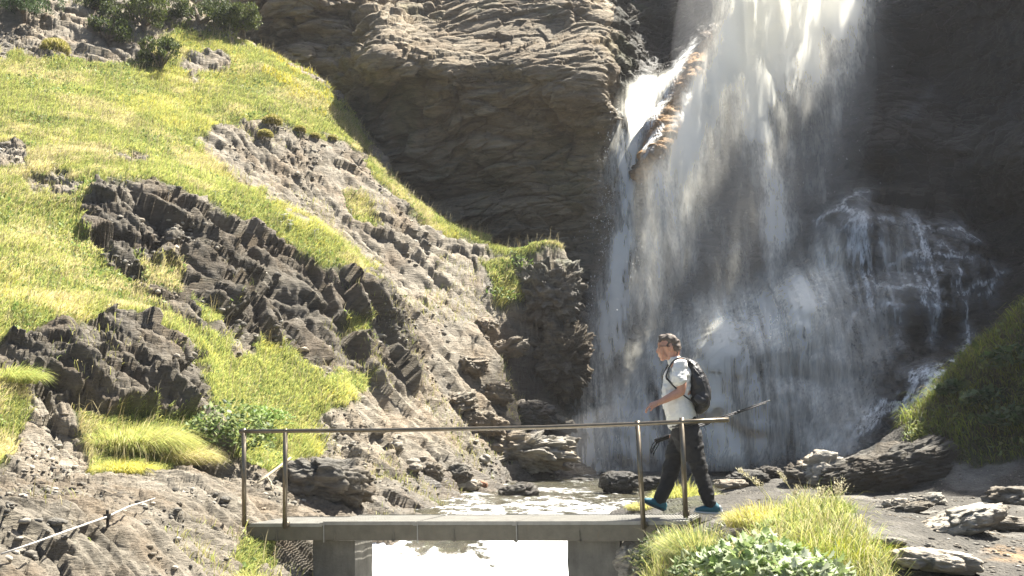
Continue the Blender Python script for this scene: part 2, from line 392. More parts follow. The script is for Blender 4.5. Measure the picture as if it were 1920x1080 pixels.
def put_ground(name, sl, mat):
    g = G1[sl]; nu, nv = g.shape[:2]
    return tag(mesh_from(name, g.reshape(-1, 3), grid_faces(nu, nv)[:, ::-1], mat, attrs={'grass': grass[sl].ravel(),
        'wet': wet[sl].ravel(), 'tone': tone[sl].ravel(), 'ochre': ochre[sl].ravel(), 'rocky': rocky[sl].ravel()}), kind='structure')
hillside = put_ground('hillside', np.s_[:ic + 1], M_HILL)
ground = put_ground('ground', np.s_[ic:], M_PATH)
tag(hillside, 'steep grassy hillside broken by schist outcrops, rising to the left')
tag(ground, 'dark gravel ground with grassy bank on the right')

# ================================================================ CLIFF: one relief y(x, z)
CW = [ # pixel, distance -> point on the rock wall.  left recess
 (480,-60,37),(500,60,37),(560,100,36.5),(620,30,36.8),(600,200,36.5),(640,-60,37.5),(670,100,36.3),
 # grey wall above the bulge, set back
 (730,10,38),(800,5,38),(860,-40,38.5),(740,-90,40),
 # bulge: lit sloping top, lip, undercut face
 (700,55,35.0),(830,48,35.4),(870,20,35.9),(900,0,36.0),(1000,-60,37.4),(1110,-30,36.8),(690,110,33.4),(760,130,33.2),(840,150,33.1),(920,130,33.5),
 (960,100,33.7),(1000,160,32.8),(1080,178,32.6),(1150,205,32.7),(1172,120,33.6),(1172,40,35.2),(1050,60,34.9),(950,60,35.0),(760,80,34.3),(860,90,34.4),
 (700,180,34.0),(800,190,33.9),(900,210,33.9),(1000,230,33.7),(1100,240,33.6),(700,320,35.2),(800,330,34.9),(900,330,34.6),(1000,340,34.2),
 (1100,340,34.0),(850,440,35.4),(950,450,34.8),(1050,450,34.2),(1120,450,33.6),
 # gully with the upper lip of the stream
 (1195,60,39),(1230,20,40),(1300,-20,40),(1340,20,38.6),(1225,110,39.2),(1280,90,38.6),(1190,135,35.6),(1230,150,35.4),(1200,-100,41),
 # chute of the small fall
 (1165,200,33.6),(1190,195,33.9),(1215,185,34.0),(1160,300,33.7),(1180,300,33.5),(1150,460,33.0),(1190,460,32.6),(1140,620,31.9),(1120,760,31.3),(1120,860,30.9),
 # brown slab between the falls
 (1355,50,34.6),(1300,115,33.6),(1250,150,33.4),(1235,220,32.5),(1205,290,31.9),(1290,200,32.6),(1245,300,31.9),(1225,345,32.9),(1345,110,33.8),(1320,230,33.6),
 # wall behind the main fall
 (1400,0,36.2),(1500,0,36.2),(1400,200,35.2),(1500,200,35.0),(1600,200,34.6),(1600,0,35.6),(1500,350,33.6),(1320,400,33.2),(1400,420,32.5),
 (1600,350,32.6),(1650,290,32.5),(1720,280,32.4),(1640,310,32.9),(1750,200,33.6),(1800,0,34.2),(1900,200,32.3),(1920,0,32.2),(1900,400,31.0),(1800,380,31.6),
 # stepped mound
 (1250,480,31.5),(1240,600,30.8),(1240,740,30.2),(1240,870,29.9),(1350,480,31.0),(1360,600,30.2),(1420,560,30.4),(1500,500,30.6),(1540,430,30.7),(1590,372,31.0),
 (1600,410,29.9),(1680,410,29.9),(1620,520,29.5),(1700,520,29.5),(1480,580,29.2),(1380,640,29.2),(1380,760,28.8),(1380,872,28.6),(1500,700,28.6),(1500,872,28.0),
 (1780,430,30.0),(1780,470,29.4),(1850,480,29.6),(1840,600,28.9),(1660,560,28.9),(1740,560,28.8),(1660,650,28.5),(1760,660,28.4),(1660,760,27.4),(1600,860,27.2),
 (1720,720,26.9),(1800,700,26.6),(1900,560,29.4),(1900,700,27.5),
 # outside the frame
 (2100,500,27),(2100,100,28.5),(2300,700,22),(2350,200,22.5),(2100,800,24),(2350,-300,24),
 (400,300,39),(400,-100,39),(200,-200,41),(0,-300,43),(-400,-300,44),(900,600,36),(700,600,37),(1000,900,35),
]
_wp = [at(*c) for c in CW]
def _add(x, y, z): _wp.append((x, y, z))
for x_, y_ in ((-14, 46), (-8, 42), (-4, 40.5), (0, 40), (3.5, 42), (6, 39.5), (8.5, 39.5), (10.5, 38.5), (12.6, 35.2), (14.8, 31.2), (17.5, 27), (20, 24)):  # unseen upper wall, shaped to shade the mound and let sun reach the plume
    _add(x_, y_, 14.5)
for x_, y_ in ((6, 44.5), (9, 42), (11.6, 40), (13.0, 35.2), (14.4, 32.6), (16.5, 30), (18.5, 27), (20, 24)):
    _add(x_, y_, 18.5)
for x_, y_ in ((-14, 57), (-6, 54), (0, 54), (6, 53), (10.5, 50), (14.0, 37), (16.2, 32), (18.5, 28)):
    _add(x_, y_, 24)
_wy = rbf([(p[0], p[2]) for p in _wp], [p[1] for p in _wp], 1e-3)
def wall_y(x, z): return _wy(np.asarray(x, float), np.asarray(z, float))
xs = np.concatenate([np.linspace(-18, -8, 60, endpoint=False), np.linspace(-8, 13, 1200), np.linspace(13, 21, 81)[1:]])
zs = np.concatenate([np.linspace(-1.0, 0.0, 12, endpoint=False), np.linspace(0, 14, 800), np.linspace(14, 26, 100)[1:]])
X, Z = np.meshgrid(xs, zs, indexing='ij')
xc, zc = np.linspace(-18, 21, 330), np.linspace(-1, 26, 240)
Xc, Zc = np.meshgrid(xc, zc, indexing='ij'); Yc = _wy(Xc, Zc)
tmp = np.stack([np.interp(zs, zc, Yc[i]) for i in range(len(xc))], 0)
Yw = np.stack([np.interp(xs, xc, tmp[:, j]) for j in range(len(zs))], 1)
W = np.stack([X, Yw, Z], -1)
WN = grid_normals(W); WN *= -np.sign(WN[..., 1:2])
P = W.astype(np.float32)
P = P + 0.4 * np.stack([fbm(P * 0.45, 2, 121), fbm(P * 0.45, 2, 122), fbm(P * 0.45, 2, 123)], -1)
PXw, PYw = proj(W)
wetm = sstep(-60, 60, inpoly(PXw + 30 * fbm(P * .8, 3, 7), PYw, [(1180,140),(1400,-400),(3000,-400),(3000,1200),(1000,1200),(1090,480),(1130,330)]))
Q1 = rot(P, 'Y', 8) * np.array([0.55, 0.8, 1.9], np.float32)
Q2 = rot(P, 'Y', -12) * np.array([0.8, 0.8, 1.2], np.float32)
f1 = facets(Q1 * 0.55, 103, 1.0, 0.55); f2 = facets(Q1 * 1.5 + 2, 113, 1.0, 0.5); f3 = facets(Q1 * 4.2 + 5, 123, 1.0, 0.5)
g1 = facets(Q2 * 0.8 + 9, 133, 0.8, 0.5); g2 = facets(Q2 * 2.6 + 9, 143, 1.0, 0.5)
rd = ridged(Q1 * 0.8, 4, 151)
lines = ridged(P * np.array([0.5, 0.7, 5.5], np.float32) + 3, 3, 157)
dcl = 0.34 * f1 + 0.20 * f2 + 0.20 * facets(rot(P, 'Y', -35) * np.array([0.3, 0.5, 0.75], np.float32) + 4, 173, 1.0, .6) + 0.065 * f3 + 0.04 * rd + 0.03 * lines
dwl = 0.16 * g1 + 0.08 * g2 + 0.03 * f3 + 0.05 * rd
big = sstep(13.5, 17, Z)
topm = sstep(-20, 25, inpoly(PXw, PYw, [(690,50),(830,40),(900,-60),(1140,-60),(1180,60),(1175,150),(1150,195),(1080,170),(980,155),(930,115),(900,145),(840,145),(700,100)]))
dcl = dcl * (1 - .55 * topm) + .05 * facets(Q1 * 2.6 + 8, 163, 1., .5) * topm
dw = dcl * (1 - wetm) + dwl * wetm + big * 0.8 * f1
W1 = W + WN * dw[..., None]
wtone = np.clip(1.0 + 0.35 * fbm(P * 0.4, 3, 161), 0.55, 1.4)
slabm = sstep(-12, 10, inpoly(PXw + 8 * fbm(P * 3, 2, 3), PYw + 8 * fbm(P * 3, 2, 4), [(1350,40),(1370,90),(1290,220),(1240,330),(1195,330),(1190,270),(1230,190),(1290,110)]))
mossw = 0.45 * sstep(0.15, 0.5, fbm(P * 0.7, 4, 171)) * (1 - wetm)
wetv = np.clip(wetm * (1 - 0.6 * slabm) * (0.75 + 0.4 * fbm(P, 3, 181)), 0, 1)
iw = int(np.searchsorted(xs, 2.55))
def put_wall(name, sl, mat):
    g = W1[sl]; nu, nv = g.shape[:2]
    return tag(mesh_from(name, g.reshape(-1, 3), grid_faces(nu, nv)[:, ::-1], mat, attrs={'grass': mossw[sl].ravel() * 0.6,
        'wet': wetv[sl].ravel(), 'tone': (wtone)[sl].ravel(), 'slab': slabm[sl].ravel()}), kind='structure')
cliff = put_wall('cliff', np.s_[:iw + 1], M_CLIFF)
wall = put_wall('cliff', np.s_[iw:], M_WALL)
tag(cliff, 'overhanging brown schist cliff above the grassy hillside'); tag(wall, 'dark wet rock wall behind the waterfall')
# ================================================================ WATER
def seg_dist(px, py, line):
    d = np.full(px.shape, 1e9); t = np.zeros(px.shape); L = 0.0; n = len(line) - 1
    for i in range(n):
        (x0, y0), (x1, y1) = line[i][:2], line[i + 1][:2]
        ex, ey = x1 - x0, y1 - y0; L2 = ex * ex + ey * ey + 1e-6
        s = np.clip(((px - x0) * ex + (py - y0) * ey) / L2, 0, 1)
        dd = np.hypot(px - x0 - s * ex, py - y0 - s * ey); m = dd < d
        d = np.where(m, dd, d); t = np.where(m, (i + s) / n, t)
    return d, t
def gl(px, py, line, w, st):
    """soft stream along a falling line; w and st are values along the line"""
    d, t = seg_dist(px, py, line); k = np.linspace(0, 1, len(w))
    ww = np.interp(t, k, w); ss = np.interp(t, np.linspace(0, 1, len(st)), st)
    return ss * np.exp(-(d / ww) ** 2)

def falling_material():
    t = NT('falling_water'); p = t.pos()
    ps = t.map(p, scale=(1.0, 1.0, 0.10))
    s1 = t.noise(ps, 9.0, 5, 0.65, 0.3); s2 = t.noise(ps, 30.0, 3, 0.6)
    k = t.math('ADD', t.math('MULTIPLY', s1, 0.65), t.math('MULTIPLY', s2, 0.35))
    k = t.ramp(k, [(0.34, 0.35), (0.50, 0.85), (0.66, 1.35)])
    a = t.math('MULTIPLY', t.attr('dens'), k, True)
    # airborne drops scatter light the same way in every direction, so the sheet is shaded as if facing the sky
    nv = t.n('CombineXYZ', {0: 0.1, 1: -0.25, 2: 0.96}).outputs[0]
    nd = t.n('CombineXYZ', {0: -0.1, 1: -0.25, 2: -0.96}).outputs[0]
    d = t.n('BsdfDiffuse', {'Color': (0.93, 0.91, 0.81), 'Normal': nv}).outputs[0]
    tr = t.n('BsdfTranslucent', {'Color': (0.93, 0.91, 0.81), 'Normal': nd}).outputs[0]
    w = t.n('AddShader', {0: d, 1: tr}).outputs[0]      # each side of the sheet only ever uses one of the two
    return t.done(t.n('MixShader', {0: a, 1: t.n('BsdfTransparent').outputs[0], 2: w}).outputs[0])
M_FALL = falling_material()
def film_material():
    t = NT('water_film'); p = t.pos()
    ps = t.map(p, scale=(1.0, 1.0, 0.22))
    s = t.noise(ps, 14.0, 6, 0.7, 0.6)
    a = t.math('MULTIPLY', t.attr('dens'), t.ramp(s, [(0.38, 0.1), (0.52, 0.8), (0.66, 1.6)]), True)
    w = t.n('BsdfDiffuse', {'Color': (0.90, 0.91, 0.88), 'Normal': t.n('CombineXYZ', {0: 0.0, 1: -0.4, 2: 0.92}).outputs[0]}).outputs[0]
    return t.done(t.n('MixShader', {0: a, 1: t.n('BsdfTransparent').outputs[0], 2: w}).outputs[0])
M_FILM = film_material()

def sheets(name, parts, mat, label):
    V = []; Fq = []; A = []; n = 0
    for P, dn in parts:
        nu, nv = P.shape[:2]; f = grid_faces(nu, nv)
        dflat = dn.ravel(); keep = dflat[f].max(1) > 0.004       # no mesh where there is no water
        V.append(P.reshape(-1, 3)); Fq.append(f[keep] + n); A.append(dflat); n += nu * nv
    V = np.concatenate(V); Fq = np.concatenate(Fq); A = np.concatenate(A)
    used = np.zeros(n, bool); used[Fq.ravel()] = True; idx = np.cumsum(used) - 1
    return tag(mesh_from(name, V[used], idx[Fq], mat, attrs={'dens': np.clip(A[used], 0, 2.5)}), label, kind='structure')
def free_sheet(lines, D0, D1, py0, py1, nu, nv, px0, px1, curve=0.0, seed=0):
    py = np.linspace(py0, py1, nv)[None]; px = np.linspace(px0, px1, nu)[:, None]
    PX_, PY_ = np.broadcast_arrays(px, py); v = (PY_ - py0) / (py1 - py0)
    D_ = D0 + (D1 - D0) * v ** 1.5
    a = (PX_ - 960) / F; b = (540 - PY_) / F; dy = cP - b * sP; dz = sP + b * cP
    P = np.stack([a / dy * D_, D_ + 0 * a, CAMZ + dz / dy * D_], -1)
    P[..., 1] += 0.25 * fbm(P * np.array([1.2, 0, 0.25]) + seed, 3, seed)
    return P, PX_.astype(float), PY_.astype(float)
def streak(P, fx, fz, seed, o=4):
    return fbm(P * np.array([fx, 0.3, fz]) + seed * 3.1, o, seed)

def main_dens(px, py, k):
    wob = 14 * fbm(np.stack([px / 90, py / 200, 0 * px + k], -1), 3, 201 + k)
    x = px + wob
    a = gl(x, py, [(1500,-260),(1495,-60),(1480,80),(1450,200),(1440,330)], [75,95,95,70,50], [3.0,2.6,1.2,.30,.06])
    b = gl(x, py, [(1450,-40),(1385,80),(1330,180),(1290,270),(1255,400),(1225,540)], [50,32,26,30,34,40], [1.8,2.2,1.9,.75,.30,.10])
    c = gl(x, py, [(1400,130),(1425,250),(1440,350),(1450,440),(1452,520)], [30,30,28,24,12], [.40,.50,.48,.65,.05])
    d = gl(x, py, [(1575,-120),(1585,20),(1572,160),(1545,300),(1515,400)], [34,28,30,28,20], [.6,.4,.2,.12,.0])
    e = gl(x, py, [(1330,240),(1290,350),(1290,480),(1300,560)], [35,30,24,20], [.3,.32,.20,.0])
    f = gl(x, py, [(1230,330),(1215,440),(1210,560),(1205,700)], [26,34,30,26], [.30,.26,.2,.05])
    g = 0.09 * sstep(-10, 90, inpoly(px, py, [(1400,-300),(1620,-300),(1660,200),(1640,420),(1560,620),(1400,700),(1220,760),(1190,560),(1250,330),(1340,150)]))
    h = gl(x, py, [(1440,480),(1440,560)], [14,8], [.25,.05])
    return a + b + c + d + e + f + g + h
parts_ = []
for k, (d0, d1) in enumerate([(32.8, 30.4), (32.4, 29.8), (32.0, 29.2), (31.6, 28.7)]):
    P, px, py = free_sheet(None, d0, d1, -330, 760, 260, 420, 1180, 1700, seed=11 + k)
    s = streak(P, 3.4, 0.5, 211 + k); s2 = streak(P, 10.0, 2.0, 221 + k, 4); blob = streak(P, 1.8, 1.2, 231 + k, 4)
    m = np.clip(0.85 + 0.9 * s + 0.45 * s2, 0.05, 2) * np.clip(0.85 + 0.9 * blob, 0.1, 2)
    parts_.append((P, main_dens(px, py, k) * m * (0.35, 0.45, 0.8, 1.5)[k]))
# apron flowing over the stepped mound, following the rock
def on_wall(px0, px1, py0, py1, nu, nv, off, D0=30.0):
    px, py = np.meshgrid(np.linspace(px0, px1, nu), np.linspace(py0, py1, nv), indexing='ij')
    D = np.full(px.shape, D0)
    a = (px - 960) / F; b = (540 - py) / F; dy = cP - b * sP; dz = sP + b * cP
    for _ in range(6):
        x = a / dy * D; z = CAMZ + dz / dy * D
        xi = np.clip(np.interp(x, xs, np.arange(len(xs))).round().astype(int), 0, len(xs) - 1)
        zi = np.clip(np.interp(z, zs, np.arange(len(zs))).round().astype(int), 0, len(zs) - 1)
        D = 0.4 * D + 0.6 * (Ysm[xi, zi] - off)
    return np.stack([a / dy * D, D, CAMZ + dz / dy * D], -1), px, py
Ysm = W1[..., 1].copy()
def _blur(A, k):
    c = np.cumsum(np.pad(A, ((k, k), (0, 0)), mode='edge'), 0); A = (c[2*k:] - c[:-2*k]) / (2 * k)
    c = np.cumsum(np.pad(A, ((0, 0), (k, k)), mode='edge'), 1); return (c[:, 2*k:] - c[:, :-2*k]) / (2 * k)
_ymin = Ysm.copy()
for dx_ in (-6, -3, 3, 6): _ymin = np.minimum(_ymin, np.roll(Ysm, dx_, 0))
for dz_ in (-6, -3, 3, 6): _ymin = np.minimum(_ymin, np.roll(Ysm, dz_, 1))
Ysm = _blur(_blur(_ymin, 5), 5)
def apron_dens(px, py, k):
    wob = 10 * fbm(np.stack([px / 60, py / 120, 0 * px + k], -1), 3, 301 + k); x = px + wob
    reg = sstep(-15, 60, inpoly(px, py, [(1180,640),(1230,590),(1300,545),(1380,510),(1450,500),(1530,420),(1600,395),(1700,405),(1740,450),(1720,560),(1690,680),(1620,880),(1100,900),(1110,800)]))
    lt = np.interp(px, [1150, 1250, 1350, 1450, 1520, 1580, 1660, 1740], [.42, .55, .50, .40, .28, .18, .10, .02])
    br = gl(x, py, [(1590,405),(1560,450),(1540,520),(1510,570),(1470,620)], [22,30,36,44,40], [.25,.3,.5,.5,.25])
    br2 = gl(x, py, [(1470,560),(1380,600),(1320,680),(1300,780)], [40,40,36,40], [.2,.25,.25,.2])
    br3 = gl(x, py, [(1350,600),(1340,700),(1330,800),(1325,870)], [16,18,22,30], [.5,.9,.9,.6]) + gl(x, py, [(1240,800),(1150,850),(1110,875)], [60,60,50], [.3,.9,1.0]) + gl(x, py, [(1160,600),(1140,700),(1125,800),(1120,870)], [20,26,36,44], [.5,.6,.8,1.0])  # denser streams; part of their white stands in for sunlight on the apron
    return reg * lt + reg * (br + br2 + br3) + 0.1 * reg
for k, off in enumerate((0.36, 0.75)):
    P, px, py = on_wall(1100, 1770, 380, 884, 390, 300, off)
    s = streak(P + np.stack([.35 * P[..., 2], 0 * px, 0 * px], -1) * sstep(1500, 1250, px)[..., None], 2.4, 0.35, 311 + k); s2 = streak(P, 13.0, 0.9, 321 + k, 3); rg = ridged(P * np.array([7.0, 0.3, 0.5]) + k, 3, 331 + k)
    m = np.clip(0.6 + 2.3 * s + 1.0 * s2, 0.02, 2.4) * 0.9 + 0.5 * np.clip(rg, 0, 1) ** 1.5
    parts_.append((P, apron_dens(px, py, k) * m * (1.0 if k == 0 else 0.7)))
sheets('waterfall', parts_, M_FALL, 'main waterfall, a wide white plume fanning out over a rounded rock apron')

# lacework of thin runs over the right side of the mound, and the low cascade beside the bank
LACE = [[(1634,358),(1600,361),(1588,375),(1583,388),(1565,400),(1530,420)],[(1583,388),(1610,405),(1640,410),(1655,408),(1700,410),(1725,425)],
 [(1560,430),(1590,410),(1610,405)],[(1650,410),(1655,450),(1662,500)],[(1690,480),(1720,462),(1740,463),(1780,480),(1795,485),(1830,480),(1850,490),(1862,505),(1878,512)],
 [(1878,512),(1850,530),(1830,545),(1815,550),(1810,600),(1815,650)],[(1795,487),(1800,520),(1805,550)],[(1640,540),(1680,540),(1765,538)],
 [(1620,580),(1640,575),(1690,573),(1685,600),(1684,640)],[(1725,545),(1735,575),(1755,575),(1745,600),(1755,640)],[(1690,480),(1685,495),(1660,505)],
 [(1580,650),(1590,600),(1610,585),(1640,575)],[(1725,425),(1760,430),(1800,425),(1830,450)],[(1730,465),(1725,500),(1735,535)],[(1760,500),(1750,530)],
 [(1640,290),(1690,285),(1720,290)],[(1680,285),(1683,330)],[(1430,455),(1380,460),(1355,480)],[(1700,220),(1740,180),(1752,150)],[(1868,515),(1855,545),(1845,560)]]
LOWC = [[(1560,850),(1600,810),(1640,770),(1690,745),(1720,715),(1780,702)],[(1590,835),(1640,790),(1680,765),(1720,750)],[(1700,790),(1715,760),(1740,730),(1770,712)],
 [(1815,650),(1810,670),(1790,700)],[(1540,840),(1580,800),(1620,765)]]
parts_ = []
P, px, py = on_wall(1340, 1900, 140, 880, 620, 640, 0.05)
wx = 16 * fbm(P * 2.0, 4, 401); wy2 = 16 * fbm(P * 2.0 + 9, 4, 402); brk = np.clip(.65 + 1.5 * fbm(P * 2.6 + 3, 4, 403), 0.0, 1.3)
dn = np.zeros(px.shape)
for i, l in enumerate(LACE):
    d, t = seg_dist(px + wx, py + wy2, l); st = 0.10 if l[0][1] < 350 else (0.3 if i in (17,) else 0.75)
    dn = np.maximum(dn, st * brk * (0.6 * np.exp(-(d / 3.5) ** 2) + 0.38 * np.exp(-(d / 15) ** 2)))
    # drips below a ledge line
    for q in range(len(l) - 1):
        (x0, y0), (x1, y1) = l[q], l[q + 1]
        if abs(x1 - x0) > abs(y1 - y0) * 1.5 and st > .3:
            yl = np.interp(px, sorted([x0, x1]), [y0, y1] if x0 < x1 else [y1, y0]); below = py - yl
            inx = sstep(min(x0, x1) - 4, min(x0, x1) + 6, px) * sstep(max(x0, x1) + 4, max(x0, x1) - 6, px)
            drip = np.clip(ridged(P * np.array([4.5, .2, .25]), 3, 411) * 1.3 - .15, 0, 1)
            dn = np.maximum(dn, 0.5 * inx * drip * sstep(-3, 6, below) * np.exp(-np.clip(below, 0, 999) / 42))
net = np.clip(ridged((P + .25 * np.stack([fbm(P * 1.5, 3, 451), 0 * px, fbm(P * 1.5, 3, 452)], -1)) * np.array([2.6, 2.0, 1.7]), 4, 421) - .2, 0, 1) * brk
dn = np.maximum(dn, 0.65 * net * sstep(-10, 30, inpoly(px, py, [(1560,430),(1610,405),(1700,412),(1800,440),(1850,490),(1830,540),(1780,600),(1640,620),(1560,640)])))
low = np.zeros(px.shape)
for l in LOWC:
    d, t = seg_dist(px + 2 * wx, py + 2 * wy2, l); low = np.maximum(low, 0.6 * np.exp(-(d / 8.0) ** 2) + 0.3 * np.exp(-(d / 22) ** 2))
dn = np.maximum(dn, low * np.clip(.8 + 1.0 * fbm(P * np.array([5, 5, 3]), 4, 431), 0.1, 1.5))
parts_.append((P, dn))
veil = sstep(-20, 40, inpoly(px + wx, py + wy2, [(1500,500),(1570,420),(1610,400),(1700,408),(1800,440),(1850,490),(1835,560),(1780,620),(1700,660),(1600,760),(1500,800)]))
vs = np.clip(-.05 + 1.7 * fbm(P * np.array([2.6, .3, .4]), 4, 461) + .9 * fbm(P * np.array([11, .3, .9]), 3, 462), 0, 1.3)
dn2 = veil * vs * np.interp(px, [1500, 1600, 1700, 1860], [1.3, 1.1, .85, .5]) * np.interp(py, [400, 450, 620, 800], [.9, 1.0, .6, .1])
parts_.append((P - np.array([0, .12, 0]), dn2))
sheets('waterfall', parts_, M_FILM, 'thin lacy runs of water over the dark rock right of the main waterfall')

# small fall in the notch
def small_dens(px, py, k):
    wob = 5 * fbm(np.stack([px / 40, py / 90, 0 * px + k], -1), 3, 501 + k); x = px + wob
    a = gl(x, py, [(1215,180),(1200,205),(1185,240),(1176,300),(1176,380),(1172,455)], [16,20,17,13,10,10], [1.8,2.4,2.2,2.2,2.0,1.8])
    b = gl(x, py, [(1190,215),(1168,280),(1155,360),(1150,450)], [24,26,30,30], [.9,.55,.30,.14])
    c = gl(x, py, [(1172,455),(1165,510),(1155,580),(1148,650)], [18,22,24,26], [2.2,1.9,1.3,.9])
    d = gl(x, py, [(1160,560),(1145,660),(1130,760),(1120,870)], [30,36,44,52], [.7,.6,.6,.8])
    e = gl(x, py, [(1120,560),(1105,700),(1090,860)], [24,34,40], [.12,.18,.25])
    f = gl(x, py, [(1190,770),(1160,830),(1150,880)], [50,60,70], [.25,.4,.5])
    lip = gl(x, py, [(1190,168),(1240,158),(1262,140)], [12,14,8], [.8,.9,.5])
    return a + b + c + d + e + f + lip
parts_ = []
for k, (d0, d1) in enumerate([(33.4, 30.4), (33.1, 29.9)]):
    P, px, py = free_sheet(None, d0, d1, 60, 884, 170, 420, 1050, 1330, seed=31 + k)
    s = streak(P, 6.0, 0.7, 511 + k); s2 = streak(P, 18.0, 2.5, 521 + k, 3)
    parts_.append((P, small_dens(px, py, k) * np.clip(0.85 + 1.0 * s + 1.2 * s2, 0.03, 2) * 0.7))
sheets('waterfall', parts_, M_FALL, 'narrow white waterfall pouring from the notch left of the brown slab')

P, px, py = on_wall(1180, 1370, 40, 360, 240, 300, 0.06)
wx = 5 * fbm(P * 3, 3, 541); x_ = px + wx; y_ = py + 5 * fbm(P * 3 + 4, 3, 542)
dn = gl(x_, y_, [(1305,75),(1262,140),(1225,212),(1200,262)], [5,9,10,7], [.4,.9,.9,.4]) + gl(x_, y_, [(1240,235),(1215,275),(1198,312)], [5,5,4], [.9,.9,.4])
dn += gl(x_, y_, [(1300,160),(1285,210),(1262,240)], [8,8,6], [.7,.7,.3]) + gl(x_, y_, [(1190,165),(1215,152),(1250,158)], [10,12,8], [1,.9,.9])
dn += gl(x_, y_, [(1240,250),(1222,262),(1225,285)], [3,3,3], [.5,.5,.3])
sheets('waterfall', [(P, dn * np.clip(.9 + 1.2 * fbm(P * 6, 3, 543), .1, 2))], M_FILM, 'thin white runs streaming down the brown rock slab')

# flying drops
rng = np.random.default_rng(5)
def drops(name, specs, label):
    V = []; Fs = []; n = 0
    for (x0, y0, x1, y1, sp, cnt, D0, D1) in specs:
        t = rng.random(cnt); px = x0 + (x1 - x0) * t + rng.normal(0, sp, cnt); py = y0 + (y1 - y0) * t
        D_ = rng.uniform(D0, D1, cnt); a = (px - 960) / F; b = (540 - py) / F; dy = cP - b * sP; dz = sP + b * cP
        C_ = np.stack([a / dy * D_, D_, CAMZ + dz / dy * D_], -1)
        r = rng.uniform(.004, .010, cnt)[:, None]; l = r * rng.uniform(1.2, 3.5, (cnt, 1))
        o = np.array([[1,0,0],[0,1,0],[-1,0,0],[0,-1,0]])
        ring = C_[:, None] + o[None] * r[:, None]
        top = C_ + np.array([0,0,1]) * l; bot = C_ - np.array([0,0,1]) * l
        V.append(np.concatenate([ring, top[:, None], bot[:, None]], 1).reshape(-1, 3))
        i = (np.arange(cnt) * 6)[:, None, None] + n
        Fs.append((i + np.array([[0,1,4],[1,2,4],[2,3,4],[3,0,4],[1,0,5],[2,1,5],[3,2,5],[0,3,5]])[None]).reshape(-1, 3)); n += cnt * 6
    return tag(mesh_from(name, np.concatenate(V), np.concatenate(Fs), M_SPRAY), label, kind='stuff')
t_ = NT('spray_white'); M_SPRAY = t_.done(t_.bsdf(Base_Color=(0.9, 0.9, 0.9), Roughness=0.3))
drops('spray', [(1190,200,1140,460,20,500,32.6,33.2),(1176,240,1165,460,18,500,32.4,33.2),(1165,460,1140,700,26,350,31,32),(1290,260,1230,520,34,450,31.5,32.8),
  (1430,200,1450,480,40,250,31.5,32.8),(1550,100,1530,400,50,120,31.5,32.8),(1110,860,1420,860,40,250,29,30)], 'loose drops flying off the falling water')

# stream and plunge pool
def stream_z(x, y):
    return np.interp(y, [6, 10, 12, 13.5, 15, 15.6, 16.3, 17.2, 19, 22, 27, 33], [-1.6, -1.05, -.85, -.7, -.32, -.10, .12, .29, .345, .375, .40, .42])
ys = np.linspace(9.0, 31.5, 700); us = np.linspace(-1, 1, 260)
cx_ = np.interp(ys, [9, 13, 18, 22, 26, 30, 32], [-.5, -.5, 0.0, 0.8, 2.0, 3.3, 3.6]); hw = np.interp(ys, [9, 13.5, 16, 18, 22, 26, 30, 32], [1.15, 1.15, 1.6, 2.0, 2.5, 3.2, 4.0, 4.0])
U, Ys = np.meshgrid(us, ys, indexing='ij'); Xs = cx_[None] + U * hw[None]
Ps = np.stack([Xs, Ys, stream_z(Xs, Ys)], -1)
rap = np.interp(ys, [9, 14, 16.5, 19, 22, 26, 30, 31.5], [.05, .05, .07, .06, .035, .022, .03, .06])[None]
wv = fbm(Ps * np.array([1.4, 0.9, 0]) + 3, 4, 601); wv2 = ridged(Ps * np.array([2.8, 2.2, 0]) + 8, 4, 602); wv3 = fbm(Ps * np.array([9, 6, 0]), 3, 603)
Ps[..., 2] += rap * (0.8 * wv + 0.5 * wv2 + 0.3 * wv3) - 0.02
pxs, pys = proj(Ps)
foam = np.interp(ys, [9, 15.6, 16.6, 17.6, 19, 21, 24, 28.5, 30.2, 31], [1.35, 1.3, .85, .55, .42, .30, .12, .10, .6, .5])[None] + 0.5 * wv2 + 0.35 * wv + 0.25 * wv3 - 0.05
foam -= 0.5 * sstep(1080, 1180, pxs) * sstep(965, 890, pys) * (pys < 960) * sstep(872, 895, pys)
foam -= 0.35 * sstep(900, 780, pxs) * (pys < 965)
foam -= 0.75 * gl(pxs, pys, [(790,1015),(860,1010),(920,1045),(935,1090)], [26,30,26,22], [1,1,.8,.6]) * (pys > 985)
tw = NT('stream_water'); p_ = tw.pos()
nz = tw.math('ADD', tw.math('MULTIPLY', tw.noise(tw.map(p_, scale=(.7, 1, 1)), 6.0, 6, 0.7, 0.8), .6), tw.math('MULTIPLY', tw.noise(p_, 22.0, 5, 0.75, 0.6), .4))
fm = tw.ramp(tw.math('ADD', tw.attr('foam'), tw.math('MULTIPLY', tw.math('SUBTRACT', nz, 0.5), 3.0)), [(0.40, 0.0), (0.90, 1.0)])
bedc = tw.ramp(tw.noise(p_, 2.5, 5, .6), [(0.3, (0.035, 0.035, 0.022)), (0.7, (0.13, 0.115, 0.07))])
wa = tw.bsdf(Base_Color=bedc, Roughness=0.08, Normal=tw.bump(nz, 1.0, 0.10), Specular_IOR_Level=0.7)
fo = tw.bsdf(Base_Color=(0.86, 0.87, 0.85), Roughness=0.7, Normal=tw.bump(tw.noise(p_, 22, 4, .7), .6, .02))
M_STREAM = tw.done(tw.n('MixShader', {0: fm, 1: wa, 2: fo}).outputs[0])
tag(mesh_from('stream', Ps.reshape(-1, 3), grid_faces(len(us), len(ys)), M_STREAM, attrs={'foam': foam.ravel()}), 'foaming stream running from the plunge pool under the footbridge', kind='structure')
